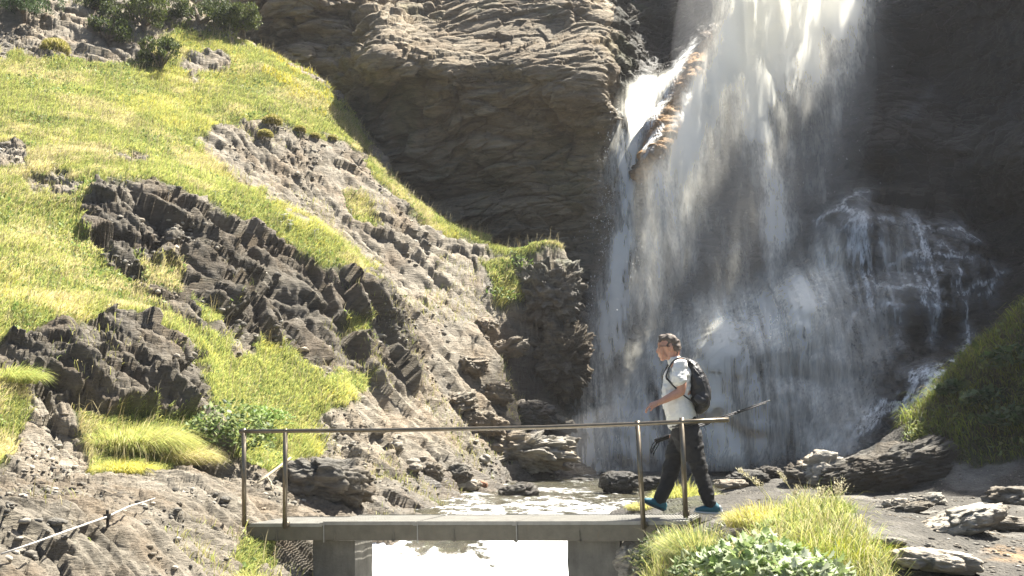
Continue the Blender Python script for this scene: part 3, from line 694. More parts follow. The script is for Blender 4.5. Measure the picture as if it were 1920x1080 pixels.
# ================================================================ FOOTBRIDGE
def box_vf(c, s, M=None):
    v = np.array([[x, y, z] for x in (-.5, .5) for y in (-.5, .5) for z in (-.5, .5)]) * np.array(s)
    v = v + np.array(c)
    if M is not None: v = np.array([tuple(M @ Vector(p)) for p in v])
    return v, [(0,1,3,2),(4,6,7,5),(0,4,5,1),(2,3,7,6),(0,2,6,4),(1,5,7,3)]
class MB:
    def __init__(s): s.V = []; s.F = []; s.n = 0
    def add(s, v, f): s.V.append(np.asarray(v, float)); s.F += [tuple(i + s.n for i in q) for q in f]; s.n += len(v); return s
    def box(s, c, sz, M=None): return s.add(*box_vf(c, sz, M))
    def tube(s, pts, r, seg=10, caps=True):
        pts = [Vector(p) for p in pts]; rr = r if isinstance(r, (list, tuple)) else [r] * len(pts); v = []; f = []
        up = None
        for i, p in enumerate(pts):
            t = (pts[min(i + 1, len(pts) - 1)] - pts[max(i - 1, 0)]).normalized()
            if up is None: up = t.orthogonal().normalized()
            up = (up - t * up.dot(t)).normalized(); sd = t.cross(up)
            for k in range(seg):
                a = 2 * math.pi * k / seg; v.append(tuple(p + (up * math.cos(a) + sd * math.sin(a)) * rr[i]))
        for i in range(len(pts) - 1):
            for k in range(seg):
                a = i * seg + k; b = i * seg + (k + 1) % seg; f.append((a, b, b + seg, a + seg))
        if caps: f += [tuple(range(seg))[::-1], tuple(range((len(pts) - 1) * seg, len(pts) * seg))]
        return s.add(v, f)
    def build(s, name, mat, parent=None, smooth=False, bevel=0, **kw):
        o = mesh_from(name, np.concatenate(s.V), s.F, mat, parent, smooth, **kw)
        if bevel:
            m = o.modifiers.new('bevel', 'BEVEL'); m.width = bevel; m.segments = 2; m.limit_method = 'ANGLE'
        return o
A_ = Vector(at(462, 979, 14.5)); B_ = Vector(at(1288, 978, 13.35))
ax = (B_ - A_); BL = ax.length; ax.normalize(); hz = Vector((-ax.y, ax.x, 0)).normalized()   # away from the camera
if hz.y < 0: hz = -hz
upv = hz.cross(ax); upv = upv if upv.z > 0 else -upv
BM = Matrix(((ax.x, hz.x, upv.x, A_.x), (ax.y, hz.y, upv.y, A_.y), (ax.z, hz.z, upv.z, A_.z), (0, 0, 0, 1)))
BI = BM.inverted()
def galv(name, col, rough, metal):
    t = NT(name); p = t.n('TexCoord').outputs['Object']
    n = t.noise(p, 7, 6, .7); n2 = t.noise(t.map(p, scale=(1, 1, .2)), 30, 4, .7)
    c = t.ramp(n, [(.3, tuple(x * .65 for x in col)), (.65, col)]); st = t.ramp(n2, [(.6, 0.), (.75, .5)])
    c = t.mix(st, c, (0.16, 0.11, 0.06))
    return t.done(t.bsdf(Base_Color=c, Roughness=t.math('ADD', rough, t.math('MULTIPLY', n, .2)), Metallic=metal, Normal=t.bump(n2, .15, .004)))
M_GALV = galv('galvanised_steel', (0.30, 0.29, 0.255), 0.5, 0.15)
M_BEAM = galv('weathered_beam', (0.145, 0.13, 0.095), 0.65, 0.1)
M_RAIL = galv('stainless_rail', (0.20, 0.17, 0.125), 0.27, 0.75)
bridge = empty('footbridge', tuple(A_), label='steel grating footbridge with one tube handrail crossing the stream', cat='footbridge')
bridge.matrix_world = BM
W_D = 1.0
m = MB(); m.box((BL / 2, 0.006, -0.105), (BL, .008, .15)); m.box((BL / 2, .035, -0.176), (BL, .05, .008)); m.box((BL / 2, .022, -.032), (BL, .024, .006))
for xq in np.arange(.33, BL, .62): m.box((xq, -0.004, -.13), (.014, .012, .09)); m.box((xq, -.002, -.184), (.03, .03, .014))
m.build('front_beam', M_BEAM, bridge, bevel=.002)
m = MB(); m.box((BL / 2, W_D - .006, -0.105), (BL, .008, .15)); m.build('rear_beam', M_BEAM, bridge)
m = MB()
for xq in np.arange(.2, BL, .55): m.box((xq, W_D / 2, -.09), (.05, W_D - .04, .06))
m.build('cross_beam', M_BEAM, bridge)
cuts = [0.0, .82, 1.80, 2.80, BL + .0]
for i in range(4):
    m = MB(); x0, x1 = cuts[i] + .006, cuts[i + 1] - .006; dz = -.018 if i == 0 else 0
    for xq in np.arange(x0 + .01, x1, .030): m.box((xq, W_D / 2, -.014 + dz), (.013, W_D - .03, .026))
    for yq in np.arange(.06, W_D - .04, .075): m.box(((x0 + x1) / 2, yq, -.006 + dz), (x1 - x0, .007, .007))
    m.box(((x0 + x1) / 2, 0.004, -.012 + dz), (x1 - x0, .007, .034)); m.box(((x0 + x1) / 2, W_D - .004, -.012 + dz), (x1 - x0, .007, .034))
    m.build('deck_grating', M_GALV, bridge)
for xq in cuts[1:4]: MB().box((xq, -.004, -.02), (.045, .012, .03)).tube([(xq + .02, -.012, -.02), (xq + .02, -.012, -.2)], .006, 6).build('panel_clip', M_GALV, bridge)
def L3(px, py, D): return BI @ Vector(at(px, py, D))
def Dr(px): return 14.44 + (13.28 - 14.44) * (px - 460) / (1288 - 460)
for (xt, yt, xb, yb) in ((457,803,458,988),(535,804,534,991),(1195,789,1207,992),(1278,783,1286,971)):
    m = MB(); a = L3(xt, yt, Dr(xt)); b = L3(xb, yb, Dr(xb)); m.tube([b, a], .0235, 16)
    m.box((b.x, b.y + .03, b.z + .04), (.06, .05, .05))
    m.build('railing_post', M_RAIL, bridge, smooth=False, bevel=0)
m = MB(); pts = [L3(x, y, Dr(x) - .005) for x, y in ((449,809),(535,808),(700,807),(860,804.5),(1030,801),(1195,795),(1280,791),(1367,787))]
m.tube(pts, .0205, 16); hr = m.build('handrail', M_RAIL, bridge)
for o in bridge.children:
    if o.name.startswith(('handrail', 'railing_post')):
        for pl in o.data.polygons: pl.use_smooth = len(pl.vertices) == 4
    
def concrete():
    t = NT('board_concrete'); p = t.pos(); n = t.noise(p, 3, 7, .65); n2 = t.noise(t.map(p, scale=(1, 1, .15)), 9, 5, .7)
    c = t.ramp(n, [(.3, (.09, .085, .07)), (.7, (.17, .16, .135))]); c = t.mix(.6, c, t.ramp(n2, [(.35, .6), (.6, 1.)]), 'MULTIPLY')
    return t.done(t.bsdf(Base_Color=c, Roughness=.85, Normal=t.bump(t.noise(p, 40, 5, .7), .5, .01)))
M_CONC = concrete()
def pier(pxl, pxr, D, label, seed):
    xl = at(pxl, 1000, D)[0]; xr_ = at(pxr, 1000, D)[0]
    def u_of(x): return (x - A_.x) / ax.x
    u0, u1 = u_of(xl), u_of(xr_); nz_ = 26; nx = 10; ny = 12
    # a box grid with slightly rough faces and a chipped top
    m = MB(); H = 1.75; pts = {}; V = []; Fq = []
    def vid(i, j, k):
        if (i, j, k) not in pts:
            pts[(i, j, k)] = len(V); V.append((u0 + (u1 - u0) * i / nx, .10 + .5 * j / ny, -.190 - H * k / nz_))
        return pts[(i, j, k)]
    for i in range(nx):
        for k in range(nz_):
            for j, fl in ((0, 0), (ny, 1)):
                q = (vid(i, j, k), vid(i + 1, j, k), vid(i + 1, j, k + 1), vid(i, j, k + 1)); Fq.append(q if fl else q[::-1])
    for j in range(ny):
        for k in range(nz_):
            for i, fl in ((0, 0), (nx, 1)):
                q = (vid(i, j, k), vid(i, j, k + 1), vid(i, j + 1, k + 1), vid(i, j + 1, k)); Fq.append(q if fl else q[::-1])
    for i in range(nx):
        for j in range(ny):
            Fq.append((vid(i, j, 0), vid(i, j + 1, 0), vid(i + 1, j + 1, 0), vid(i + 1, j, 0)))
    V = np.array(V); V += 0.012 * np.stack([fbm(V * 6 + seed, 3, seed + q) for q in range(3)], -1) * np.array([1, 1, .6])
    V = np.array([tuple(BM @ Vector(v)) for v in V])
    tag(mesh_from('concrete_pier', V, Fq, M_CONC, smooth=False), label, 'pier', 'concrete piers under the footbridge')
pier(578, 659, 14.3, 'concrete pier under the left half of the footbridge, one face sunlit', 3)
pier(1059, 1155, 13.65, 'concrete pier under the footbridge near the walking man, beside the tan rock', 8)
# ================================================================ WALKING MAN
SC = 13.9 / F
def J(px, py, o=0.0):
    """point on the man: pixel of the photograph at the middle of the deck, o metres further away"""
    p = at(px, py, 13.9); return Vector((p[0], p[1] + o, p[2]))
class Body(MB):
    def loft(s, pts, ra, rb=None, seg=18, cap=True, axis=(0, 1, 0)):
        """tapered limb: elliptical rings, ra in the picture plane, rb in depth, with round ends"""
        pts = [Vector(p) for p in pts]; rb = rb or ra; n = len(pts)
        # smooth resample
        P_, A1, B1 = [], [], []
        for i in range(n - 1):
            p0, p1, p2, p3 = pts[max(i-1, 0)], pts[i], pts[i+1], pts[min(i+2, n-1)]
            st = 6
            for k in range(st + (i == n - 2)):
                t = k / st
                P_.append(0.5 * ((2*p1) + (p2-p0)*t + (2*p0-5*p1+4*p2-p3)*t*t + (3*p1-p0-3*p2+p3)*t*t*t))
                u = t*t*(3-2*t); A1.append(ra[i]*(1-u)+ra[i+1]*u); B1.append(rb[i]*(1-u)+rb[i+1]*u)
        if cap:
            t0 = (P_[0]-P_[1]).normalized(); t1 = (P_[-1]-P_[-2]).normalized(); a0, b0, a1, b1 = A1[0], B1[0], A1[-1], B1[-1]; q0, q1 = P_[0].copy(), P_[-1].copy()
            for h in (0.35, 0.65, 0.88, 0.985):
                c = math.sqrt(1-h*h); m0 = min(a0, b0); m1 = min(a1, b1)
                P_.insert(0, q0 + t0*m0*h); A1.insert(0, a0*c); B1.insert(0, b0*c)
                P_.append(q1 + t1*m1*h); A1.append(a1*c); B1.append(b1*c)
        v = []; f = []; m = len(P_); ay = Vector(axis)
        for i, p in enumerate(P_):
            t = (P_[min(i+1, m-1)] - P_[max(i-1, 0)]).normalized()
            e2 = (ay - t*ay.dot(t)).normalized(); e1 = t.cross(e2)
            for k in range(seg):
                a = 2*math.pi*k/seg; v.append(tuple(p + e1*math.cos(a)*A1[i] + e2*math.sin(a)*B1[i]))
        for i in range(m-1):
            for k in range(seg):
                a = i*seg+k; b = i*seg+(k+1) % seg; f.append((a, b, b+seg, a+seg))
        f += [tuple(range(seg))[::-1], tuple(range((m-1)*seg, m*seg))]
        return s.add(v, f)
    def remesh(s, name, mat, parent, vox=.006, smooth=4, wrinkle=0.0, seed=0, sub=0):
        o = s.build(name, mat, None, True)
        md = o.modifiers.new('remesh', 'REMESH'); md.mode = 'VOXEL'; md.voxel_size = vox; md.use_smooth_shade = True
        ms = o.modifiers.new('smooth', 'SMOOTH'); ms.factor = .5; ms.iterations = smooth
        dg = bpy.context.evaluated_depsgraph_get(); me = bpy.data.meshes.new_from_object(o.evaluated_get(dg))
        o.modifiers.clear(); old = o.data; o.data = me; bpy.data.meshes.remove(old); me.name = name
        if wrinkle:
            V = np.empty(len(me.vertices)*3, np.float32); me.vertices.foreach_get('co', V); V = V.reshape(-1, 3)
            N = np.empty(len(me.vertices)*3, np.float32); me.vertices.foreach_get('normal', N); N = N.reshape(-1, 3)
            q = rot(V, 'Y', 25) * np.array([9, 9, 20], np.float32)
            V += N * (wrinkle * (fbm(q, 3, seed) + .5 * ridged(V * 11, 2, seed + 3)))[:, None]
            me.vertices.foreach_set('co', V.ravel()); me.update()
        if not me.materials: me.materials.append(mat)
        o.parent = parent
        if parent: o.matrix_parent_inverse = parent.matrix_world.inverted()
        return o
M_SKIN = simple('skin', (0.50, 0.27, 0.18), 0.55, bs=40, var=.1, Subsurface_Weight=0.1)
M_SHIRT = simple('white_polo_cloth', (0.74, 0.74, 0.70), 0.9, bump=.4, bs=300, var=.03)
M_TROU = simple('black_trouser_cloth', (0.014, 0.0135, 0.013), 0.8, bump=.4, bs=200, var=.2)
M_HAIR = simple('greying_brown_hair', (0.11, 0.085, 0.065), 0.7, bump=.9, bs=130, var=.6)
M_PACK = simple('black_pack_nylon', (0.018, 0.018, 0.019), 0.42, bump=.3, bs=120, var=.3)
M_PACK2 = simple('grey_pack_panel', (0.05, 0.05, 0.052), 0.38, bump=.3, bs=120, var=.3)
M_TEAL = simple('teal_mesh', (0.012, 0.105, 0.14), 0.6, bump=.3, bs=200, var=.2)
M_SOLE = simple('pale_sole', (0.55, 0.57, 0.56), 0.6, var=.05)
M_DSOLE = simple('dark_sole', (0.03, 0.05, 0.06), 0.7, var=.1)
M_BLK = simple('black_plastic', (0.012, 0.012, 0.012), 0.35, var=.1)
M_POLE = simple('dark_pole_tube', (0.02, 0.02, 0.021), 0.65, metal=.0, var=.1)

man = empty('person', tuple(J(1280, 966)), label='man in a white polo shirt and black trousers striding across the footbridge', cat='person')
bpy.context.view_layer.update()
Nn = -0.17; Ff = 0.17         # near and far side of the body
b = Body()
# head in profile, looking left and slightly down
HC = J(1252, 652)
b.loft([J(1262,668), J(1259,655), J(1254,645), J(1251,638)], [.062,.088,.100,.082], [.058,.072,.076,.062])
b.loft([J(1243,638), J(1241,650), J(1241,662), J(1243,671)], [.032,.038,.040,.026], [.052,.058,.052,.036])        # face
b.loft([J(1247,668), J(1242,672.5)], [.034,.024], [.046,.030])                                              # jaw and chin
b.loft([J(1236,650), J(1233.2,655), J(1231.6,659.5), J(1234,661)], [.008,.010,.012,.008], [.008,.010,.015,.010], 12)    # nose
b.loft([J(1236,643), J(1235.5,646)], [.012,.012], [.045,.045], 12)                                          # brow
b.loft([J(1235.5,665.2), J(1237,666.3)], [.008,.007], [.022,.020], 10); b.loft([J(1236,668), J(1237.5,668.5)], [.008,.007], [.019,.017], 10)   # lips
for sgn in (-1, 1):
    b.loft([J(1256.5,647,sgn*.074), J(1257.5,652,sgn*.082), J(1255.5,659,sgn*.076)], [.017,.016,.010], [.007,.010,.007], 10)   # ear
b.loft([J(1258,664), J(1263,674), J(1270,684)], [.058,.058,.072], [.058,.060,.085])                       # neck
# torso
b.loft([J(1272,686), J(1273,705), J(1273,735), J(1276,765), J(1282,795), J(1286,812)], [.085,.115,.120,.112,.110,.105], [.15,.19,.175,.155,.165,.160], 24)
# near arm: swings forward, bent at the elbow
b.loft([J(1272,690,Nn), J(1271,705,Nn-.02), J(1273,722,Nn-.035), J(1272,735,Nn-.04)], [.060,.055,.048,.042], None, 16)
b.loft([J(1272,735,Nn-.04), J(1262,740,Nn-.04), J(1248,747,Nn-.035), J(1232,755,Nn-.03)], [.042,.043,.036,.026], None, 16)
b.loft([J(1232,755,Nn-.03), J(1226,757,Nn-.03), J(1219,760,Nn-.03)], [.026,.026,.030], [.022,.034,.040], 14)             # palm
# fingers: relaxed, spread in depth, curled downward
for q, (dy_, l, up_) in enumerate(((-.034, 1.0, 0), (-.012, 1.12, -.6), (.010, 1.05, -.3), (.031, .85, .6))):
    b.loft([J(1219.5,760+up_,Nn-.03+dy_), J(1213.5-(l-1)*4,763+up_,Nn-.03+dy_*1.15), J(1209.5-(l-1)*8,767.5+up_,Nn-.03+dy_*1.2), J(1207.8-(l-1)*9,772.5+up_+l,Nn-.03+dy_*1.2)], [.0105,.0100,.0092,.0078], None, 8)
b.loft([J(1226,760,Nn-.055), J(1220,765,Nn-.066), J(1215.5,769.5,Nn-.066)], [.013,.011,.009], None, 8)                          # thumb
# far arm: hangs down and carries the poles
b.loft([J(1274,692,Ff), J(1281,715,Ff+.04), J(1288,748,Ff+.06)], [.058,.050,.040], None, 16)
b.loft([J(1288,748,Ff+.06), J(1284,778,Ff+.07), J(1274,812,Ff+.07)], [.040,.036,.026], None, 16)
b.loft([J(1274,810,Ff+.07), J(1272,817,Ff+.07), J(1271,823,Ff+.07)], [.026,.034,.034], [.022,.026,.024], 14)
pdir = (J(1452, 750) - J(1234, 826)).normalized(); hand = J(1271, 819, Ff + .07)
for q in range(4):     # fingers closed round the poles
    c0 = hand + pdir * ((q - 1.5) * .021)
    ring = []
    for a_ in (20, 80, 140, 200, 250):
        ring.append(c0 + Vector((0, 1, 0)) * (-.030 * math.cos(R(a_))) + Vector((-.32, 0, -.95)) * (.028 * math.sin(R(a_))))
    b.loft(ring, [.0105,.0105,.010,.0095,.0085], None, 8)
b.loft([hand + Vector((-.02, -.02, .03)), hand + Vector((-.045, -.028, .012)), hand + Vector((-.055, -.026, -.012))], [.012,.011,.009], None, 8)
# legs under the trousers
HIPN, HIPF = J(1290,812,-.09), J(1284,812,.09)
b.loft([HIPN, J(1304,868,-.10), J(1320,915,-.10), J(1330,948,-.10)], [.085,.055,.045,.038])
b.loft([HIPF, J(1264,866,.10), J(1249,912,.11), J(1238,938,.11)], [.085,.055,.045,.038])
body = b.remesh('body', M_SKIN, man, vox=.0055, smooth=3)
# hair
h = Body()
h.loft([J(1267,663), J(1267,654), J(1262,642), J(1254,635), J(1245,633.5)], [.026,.045,.060,.052,.030], [.055,.078,.086,.076,.052], 20)
h.loft([J(1262,648), J(1258,640)], [.055,.060], [.084,.086], 20)
h.loft([J(1248,634), J(1241,635), J(1237,639)], [.040,.034,.018], [.066,.062,.050], 16)
h.loft([J(1268,650), J(1262,636), J(1252,631)], [.034,.045,.034], [.080,.080,.066], 18)
for sg in (-1, 1): h.loft([J(1256,643,sg*.06), J(1250.5,648,sg*.068), J(1251,650,sg*.068)], [.024,.012,.006], [.020,.010,.006], 10)
hair = h.remesh('hair', M_HAIR, man, vox=.006, smooth=2, wrinkle=.018, seed=700)
def under_man(o, par=None):
    par = par or man; o.parent = par; o.matrix_parent_inverse = par.matrix_world.inverted(); return o
for sg in (-1, 1):
    c_ = J(1237.8, 650.5, sg * .031)
    v_ = [tuple(c_ + Vector((math.sin(th)*math.cos(ph), math.sin(th)*math.sin(ph), math.cos(th))) * .0125) for th in np.linspace(.15, 3.0, 7) for ph in np.linspace(0, 2*math.pi, 10, endpoint=False)]
    under_man(MB().add(v_, [(i*10+k, i*10+(k+1) % 10, (i+1)*10+(k+1) % 10, (i+1)*10+k) for i in range(6) for k in range(10)]).build('eye', M_BLK, None, True))
g = MB()
for sg in (-1, 1):
    cen = J(1235, 650.5, sg*.033); rim = [cen + Vector((-.004*math.cos(a), sg*.0*math.cos(a) + .024*math.cos(a), .017*math.sin(a))) for a in np.linspace(0, 2*math.pi, 15)]
    g.tube(rim, .0022, 6); g.tube([J(1235.5,649.5,sg*.056), J(1246,649.5,sg*.076), J(1256,649.8,sg*.080)], .0028, 6)
g.tube([J(1234.6,650,-.010), J(1234.2,649.4,0), J(1234.6,650,.010)], .0022, 6)
under_man(g.build('glasses', M_BLK, None, True))
# shirt
s_ = Body()
s_.loft([J(1267,680), J(1271,688), J(1271,705), J(1269,735), J(1271,758), J(1275,776), J(1277,785)], [.075,.110,.138,.146,.142,.140,.136], [.085,.165,.205,.19,.175,.185,.185], 26)
s_.loft([J(1271,688,Nn), J(1268,699,Nn-.02), J(1269,713,Nn-.04)], [.070,.066,.064], [.066,.064,.064], 18)
s_.loft([J(1273,690,Ff), J(1278,705,Ff+.02), J(1283,718,Ff+.05)], [.070,.068,.066], None, 18)
s_.loft([J(1264,676), J(1267,682)], [.064,.080], [.068,.085], 18)
shirt = s_.remesh('polo_shirt', M_SHIRT, man, vox=.0065, smooth=3, wrinkle=.017, seed=710)
# trousers
t_ = Body()
t_.loft([J(1285,798), J(1286,812), J(1287,828)], [.128,.135,.120], [.172,.180,.165], 24)
t_.loft([J(1292,815,-.085), J(1298,842,-.09), J(1306,872,-.10), J(1318,910,-.10), J(1328,943,-.10)], [.115,.102,.082,.070,.062], [.095,.090,.078,.068,.062], 20)
t_.loft([J(1281,815,.085), J(1272,842,.10), J(1264,868,.11), J(1252,908,.11), J(1240,937,.11)], [.115,.100,.084,.072,.064], [.095,.090,.078,.068,.062], 20)
tr_ = t_.remesh('trousers', M_TROU, man, vox=.0065, smooth=3, wrinkle=.014, seed=720)
bl = MB(); bl.tube([J(1256+i, 800 - .15*i, -.19 + .0009*(i-26)**2*.25) for i in range(0, 54, 6)], .016, 8); under_man(bl.build('belt', M_BLK, None, True))
# shoes
def shoe(toe, heel, ank, off, label=None):
    toe = J(*toe, off); heel = J(*heel, off); ank = J(*ank, off); d = toe - heel; up = Vector((0, -1, 0)).cross(d).normalized(); up = up if up.z > 0 else -up
    def q(t, h): return heel + d * t + up * h
    e = empty('shoe', tuple(heel)); e.parent = man; bpy.context.view_layer.update(); e.matrix_parent_inverse = man.matrix_world.inverted(); bpy.context.view_layer.update()
    u = Body(); u.loft([q(.06,.05), q(.3,.052), q(.6,.045), q(.9,.034)], [.040,.044,.038,.024], [.036,.044,.050,.038], 18)
    u.loft([q(.16,.055), ank], [.050,.050], [.044,.044], 16)
    under_man(u.remesh('upper', M_TEAL, None, vox=.006, smooth=2), e)
    s2 = Body(); s2.loft([q(.0,.014), q(.3,.012), q(.7,.012), q(1.0,.018)], [.016,.014,.014,.010], [.038,.042,.052,.034], 18)
    under_man(s2.remesh('sole', M_DSOLE if off > 0 else M_SOLE, None, vox=.006, smooth=1), e)
    hc = Body(); hc.loft([q(-.02,.03), q(.04,.075)], [.022,.020], [.036,.034], 14); under_man(hc.remesh('heel_counter', M_SOLE if off < 0 else M_TEAL, None, vox=.006, smooth=1), e)
shoe((1300,961), (1347,964), (1332,946), -.10)
shoe((1207,944), (1245,960), (1240,941), .11)

# backpack (worn, a thing of its own)
pack = empty('backpack', tuple(J(1300, 765)), label='black daypack worn on the walking man’s back', cat='backpack')
pack['label'] = "black daypack with padded straps on the back of the walking man"
bpy.context.view_layer.update()
p = Body()
p.loft([J(1291,680), J(1299,694), J(1306,715), J(1312,740), J(1315,758), J(1311,768)], [.045,.080,.100,.105,.085,.045], [.09,.135,.155,.160,.150,.10], 24)
under_man(p.remesh('pack_body', M_PACK, None, vox=.007, smooth=4, wrinkle=.012, seed=730), pack)
p = Body(); p.loft([J(1311,700), J(1320,720), J(1324,738), J(1321,750)], [.030,.045,.048,.030], [.10,.125,.125,.09], 20)
under_man(p.remesh('front_pocket', M_PACK2, None, vox=.007, smooth=3, wrinkle=.010, seed=731), pack)
p = Body(); p.loft([J(1300,745,-.165), J(1310,752,-.170), J(1318,750,-.15)], [.035,.040,.030], [.015,.018,.015], 16)
under_man(p.remesh('side_pocket', M_PACK, None, vox=.006, smooth=2), pack)
for sg in (-1, 1):
    y_ = sg * .115
    p = Body(); p.loft([J(1296,684,y_), J(1283,674,y_), J(1268,672.5,y_), J(1255,684,y_*1.15), J(1246.5,704,y_*1.25), J(1247,712,y_*1.3)], [.008]*6, [.026,.028,.028,.028,.026,.022], 14)
    under_man(p.remesh('shoulder_strap', M_PACK, None, vox=.005, smooth=1), pack)
    p = MB(); p.tube([J(1247,710,y_*1.3), J(1256,722,y_*1.75), J(1272,738,y_*1.85), J(1292,752,y_*1.6), J(1304,760,y_*1.2)], .008, 8)
    under_man(p.build('lower_strap', M_BLK, None, True), pack)
p = MB(); p.tube([J(1291,678,-.04), J(1288,671,0), J(1291,678,.04)], .007, 8); under_man(p.build('grab_loop', M_BLK, None, True), pack)
p = MB(); p.tube([J(1297,690,-.145), J(1310,706,-.155), J(1318,728,-.150), J(1323,752,-.12)], .004, 6); under_man(p.build('zip', M_PACK2, None, True), pack)

# two trekking poles in the far hand
for k, (y0, y1, dz, lab) in enumerate(((826, 750, 0, 'upper dark trekking pole carried level behind the walking man'), (829, 755, .0, 'lower dark trekking pole with the dangling wrist strap'))):
    o_ = Ff + .07 + (k - .5) * .02; a = J(1234 + 3*k, y0, o_); c = J(1452 - 4*k, y1 , o_ + .1*k); d = (c - a)
    pole = empty('trekking_pole', tuple(a), label=lab, cat='trekking pole', group='trekking poles in his far hand'); bpy.context.view_layer.update()
    m = MB(); m.tube([a + d*.10, a + d*.45], .0085, 10); m.tube([a + d*.45, a + d*.72], .0072, 10); m.tube([a + d*.72, a + d*.97], .0060, 10); m.tube([a+d*.44, a+d*.47], .012, 10); m.tube([a+d*.71, a+d*.735], .010, 10)
    under_man(m.build('shaft', M_POLE, None, True), pole)
    m = Body(); m.loft([a, a + d*.03, a + d*.08, a + d*.12], [.017,.014,.016,.012], None, 12); under_man(m.build('grip', M_BLK, None, True), pole)
    m = MB(); m.tube([a + d*.96, a + d*.985, a + d], [.006, .005, .002], 8); under_man(m.build('tip', M_GALV, None, True), pole)
    x_ = 1232 + 5*k; m = MB(); m.tube([J(x_+3,y0,o_), J(x_-4,y0+8,o_-.01), J(x_-8,y0+19,o_), J(x_-7,y0+26,o_), J(x_-4,y0+17,o_+.01), J(x_+3,y0+6,o_+.01), J(x_+4,y0,o_)], .0055, 6)
    under_man(m.build('wrist_strap', M_BLK, None, True), pole)
# ================================================================ ROCKS LYING ABOUT
M_BOULDER = rock_material('boulder_schist', (0.42, 0.39, 0.33), (0.13, 0.12, 0.10), (0.28, 0.22, 0.15), (0, R(-20), 0))
bvh = None
def make_bvh():
    g = G1[::2, ::2]; nu, nv = g.shape[:2]
    return BVHTree.FromPolygons([tuple(v) for v in g.reshape(-1, 3).astype(float)], [tuple(f) for f in grid_faces(nu, nv)])
bvh = make_bvh()
def hit(px, py):
    d = Vector(at(px, py, 10)) - cam.location; r = bvh.ray_cast(cam.location, d.normalized())
    return r[0], (r[1] if r[1] is None or r[1].z > 0 else -r[1])
def down(x, y):
    r = bvh.ray_cast(Vector((x, y, 60)), Vector((0, 0, -1))); return r[0]
import bmesh
def ico(n):
    bm = bmesh.new(); bmesh.ops.create_icosphere(bm, subdivisions=n, radius=1)
    V = np.array([v.co[:] for v in bm.verts]); Fc = np.array([[v.index for v in f.verts] for f in bm.faces]); bm.free(); return V, Fc
ICO = {n: ico(n) for n in (2, 4, 5, 6)}
def rock(px, py, D, w, d, h, label, name='boulder', cat='rock', group=None, seed=0, yaw=0, tilt=0, tone=1.0, wet=0.0, moss=0.0, flat=1.0, n=5, sink=.25, frq=1.3, amp=.28, mat=None, strata=0.0):
    """a broken block of the given size (m) whose visible bottom sits at the pixel"""
    V, Fc = ICO[n]; V = V.copy()
    V = np.sign(V) * np.abs(V) ** np.array([.75, .75, .8]); V[:, 2] *= flat
    sd = 900 + seed * 17
    Pq = V * np.array([w, d, h * 1.6]) / max(w, d) * frq + seed * 3.7
    dsp = amp * facets(Pq, sd, 1.1, .5) + amp * .45 * facets(Pq * 2.7, sd + 5, 1., .5) + amp * .16 * facets(Pq * 6.5, sd + 9, 1., .5) + .03 * ridged(Pq * 3, 3, sd)
    if strata:
        zz = V[:, 2] * 5 + .5 * fbm(V * 2, 3, sd + 3); dsp = dsp + strata * ((zz % 1) - .5) * (1 - np.abs(V[:, 2]) * .5)
    V = V * (1 + dsp[:, None]); V = V * np.array([w, d, h]) * .5
    M = Matrix.Rotation(R(yaw), 3, 'Z') @ Matrix.Rotation(R(tilt), 3, 'Y'); V = V @ np.array(M).T
    h0_, _n = hit(px, min(py, 1079))
    if h0_ is not None and h0_.y < D: V = V * (h0_.y / D); D = h0_.y
    p = Vector(at(px, py, D)); p.z += h * (.5 - sink)
    o = mesh_from(name, V, Fc, mat or M_BOULDER, attrs={'tone': np.full(len(V), tone), 'wet': np.full(len(V), wet), 'grass': np.clip(moss * sstep(.1, .6, V[:, 2] / h) * (.6 + 1.2 * fbm(V * 4, 3, sd)), 0, 1)}, loc=tuple(p))
    return tag(o, label, cat, group)
rock(620, 925, 18.3, 1.10, .8, .55, 'dark craggy boulder behind the left railing posts', seed=1, tone=.55, tilt=8, amp=.35)
rock(970, 932, 22.3, .58, .5, .27, 'wedge of brown rock splitting the foaming stream', seed=2, tone=.45, wet=.4, tilt=-10)
rock(1165, 915, 22.5, .62, .5, .34, 'black rounded boulder in the stream behind the right railing', seed=3, tone=.30, wet=.6, amp=.16)
rock(1225, 913, 23.5, .5, .4, .2, 'low dark rock between the black stream boulder and the man', seed=4, tone=.33, wet=.5)
rock(862, 898, 23.5, .40, .4, .32, 'small dark grey boulder on the left stream bank', seed=5, tone=.6)
rock(815, 893, 22.8, .3, .3, .26, 'lumpy grey stone just left of the small dark bank boulder', seed=6, tone=.8)
rock(875, 915, 22.8, .42, .3, .17, 'pale flat stone at the left water edge', seed=7, tone=1.3)
rock(905, 912, 23.6, .17, .15, .11, 'small orange stone at the left water edge', seed=8, tone=1.0, mat=simple('orange_stone', (.28, .14, .08), .8, bump=.5, bs=20))
rock(1185, 1072, 13.75, .42, .5, .40, 'smooth tan rock leaning against the right concrete pier', seed=9, tone=1.15, yaw=20, tilt=-22, amp=.15)
rock(1545, 902, 24.2, .85, .6, .55, 'pale knobbly boulder beside the dark slanting slab', seed=10, tone=1.5, amp=.34)
rock(1500, 905, 23.6, .5, .4, .38, 'dark block wedged left of the pale knobbly boulder', seed=11, tone=.55)
rock(1400, 908, 25, .8, .6, .28, 'low black rock at the far edge of the plunge pool', seed=12, tone=.3, wet=.4)
rock(1440, 898, 25.5, .5, .4, .27, 'dark humped rock at the pool edge left of the knobbly boulder', seed=13, tone=.33, wet=.4)
rock(1660, 898, 22.0, 2.0, 1.0, .60, 'long dark slab of layered rock slanting up toward the grassy bank', name='rock_slab', seed=14, tone=.42, tilt=-17, amp=.22, frq=2.6, n=6, strata=.16)
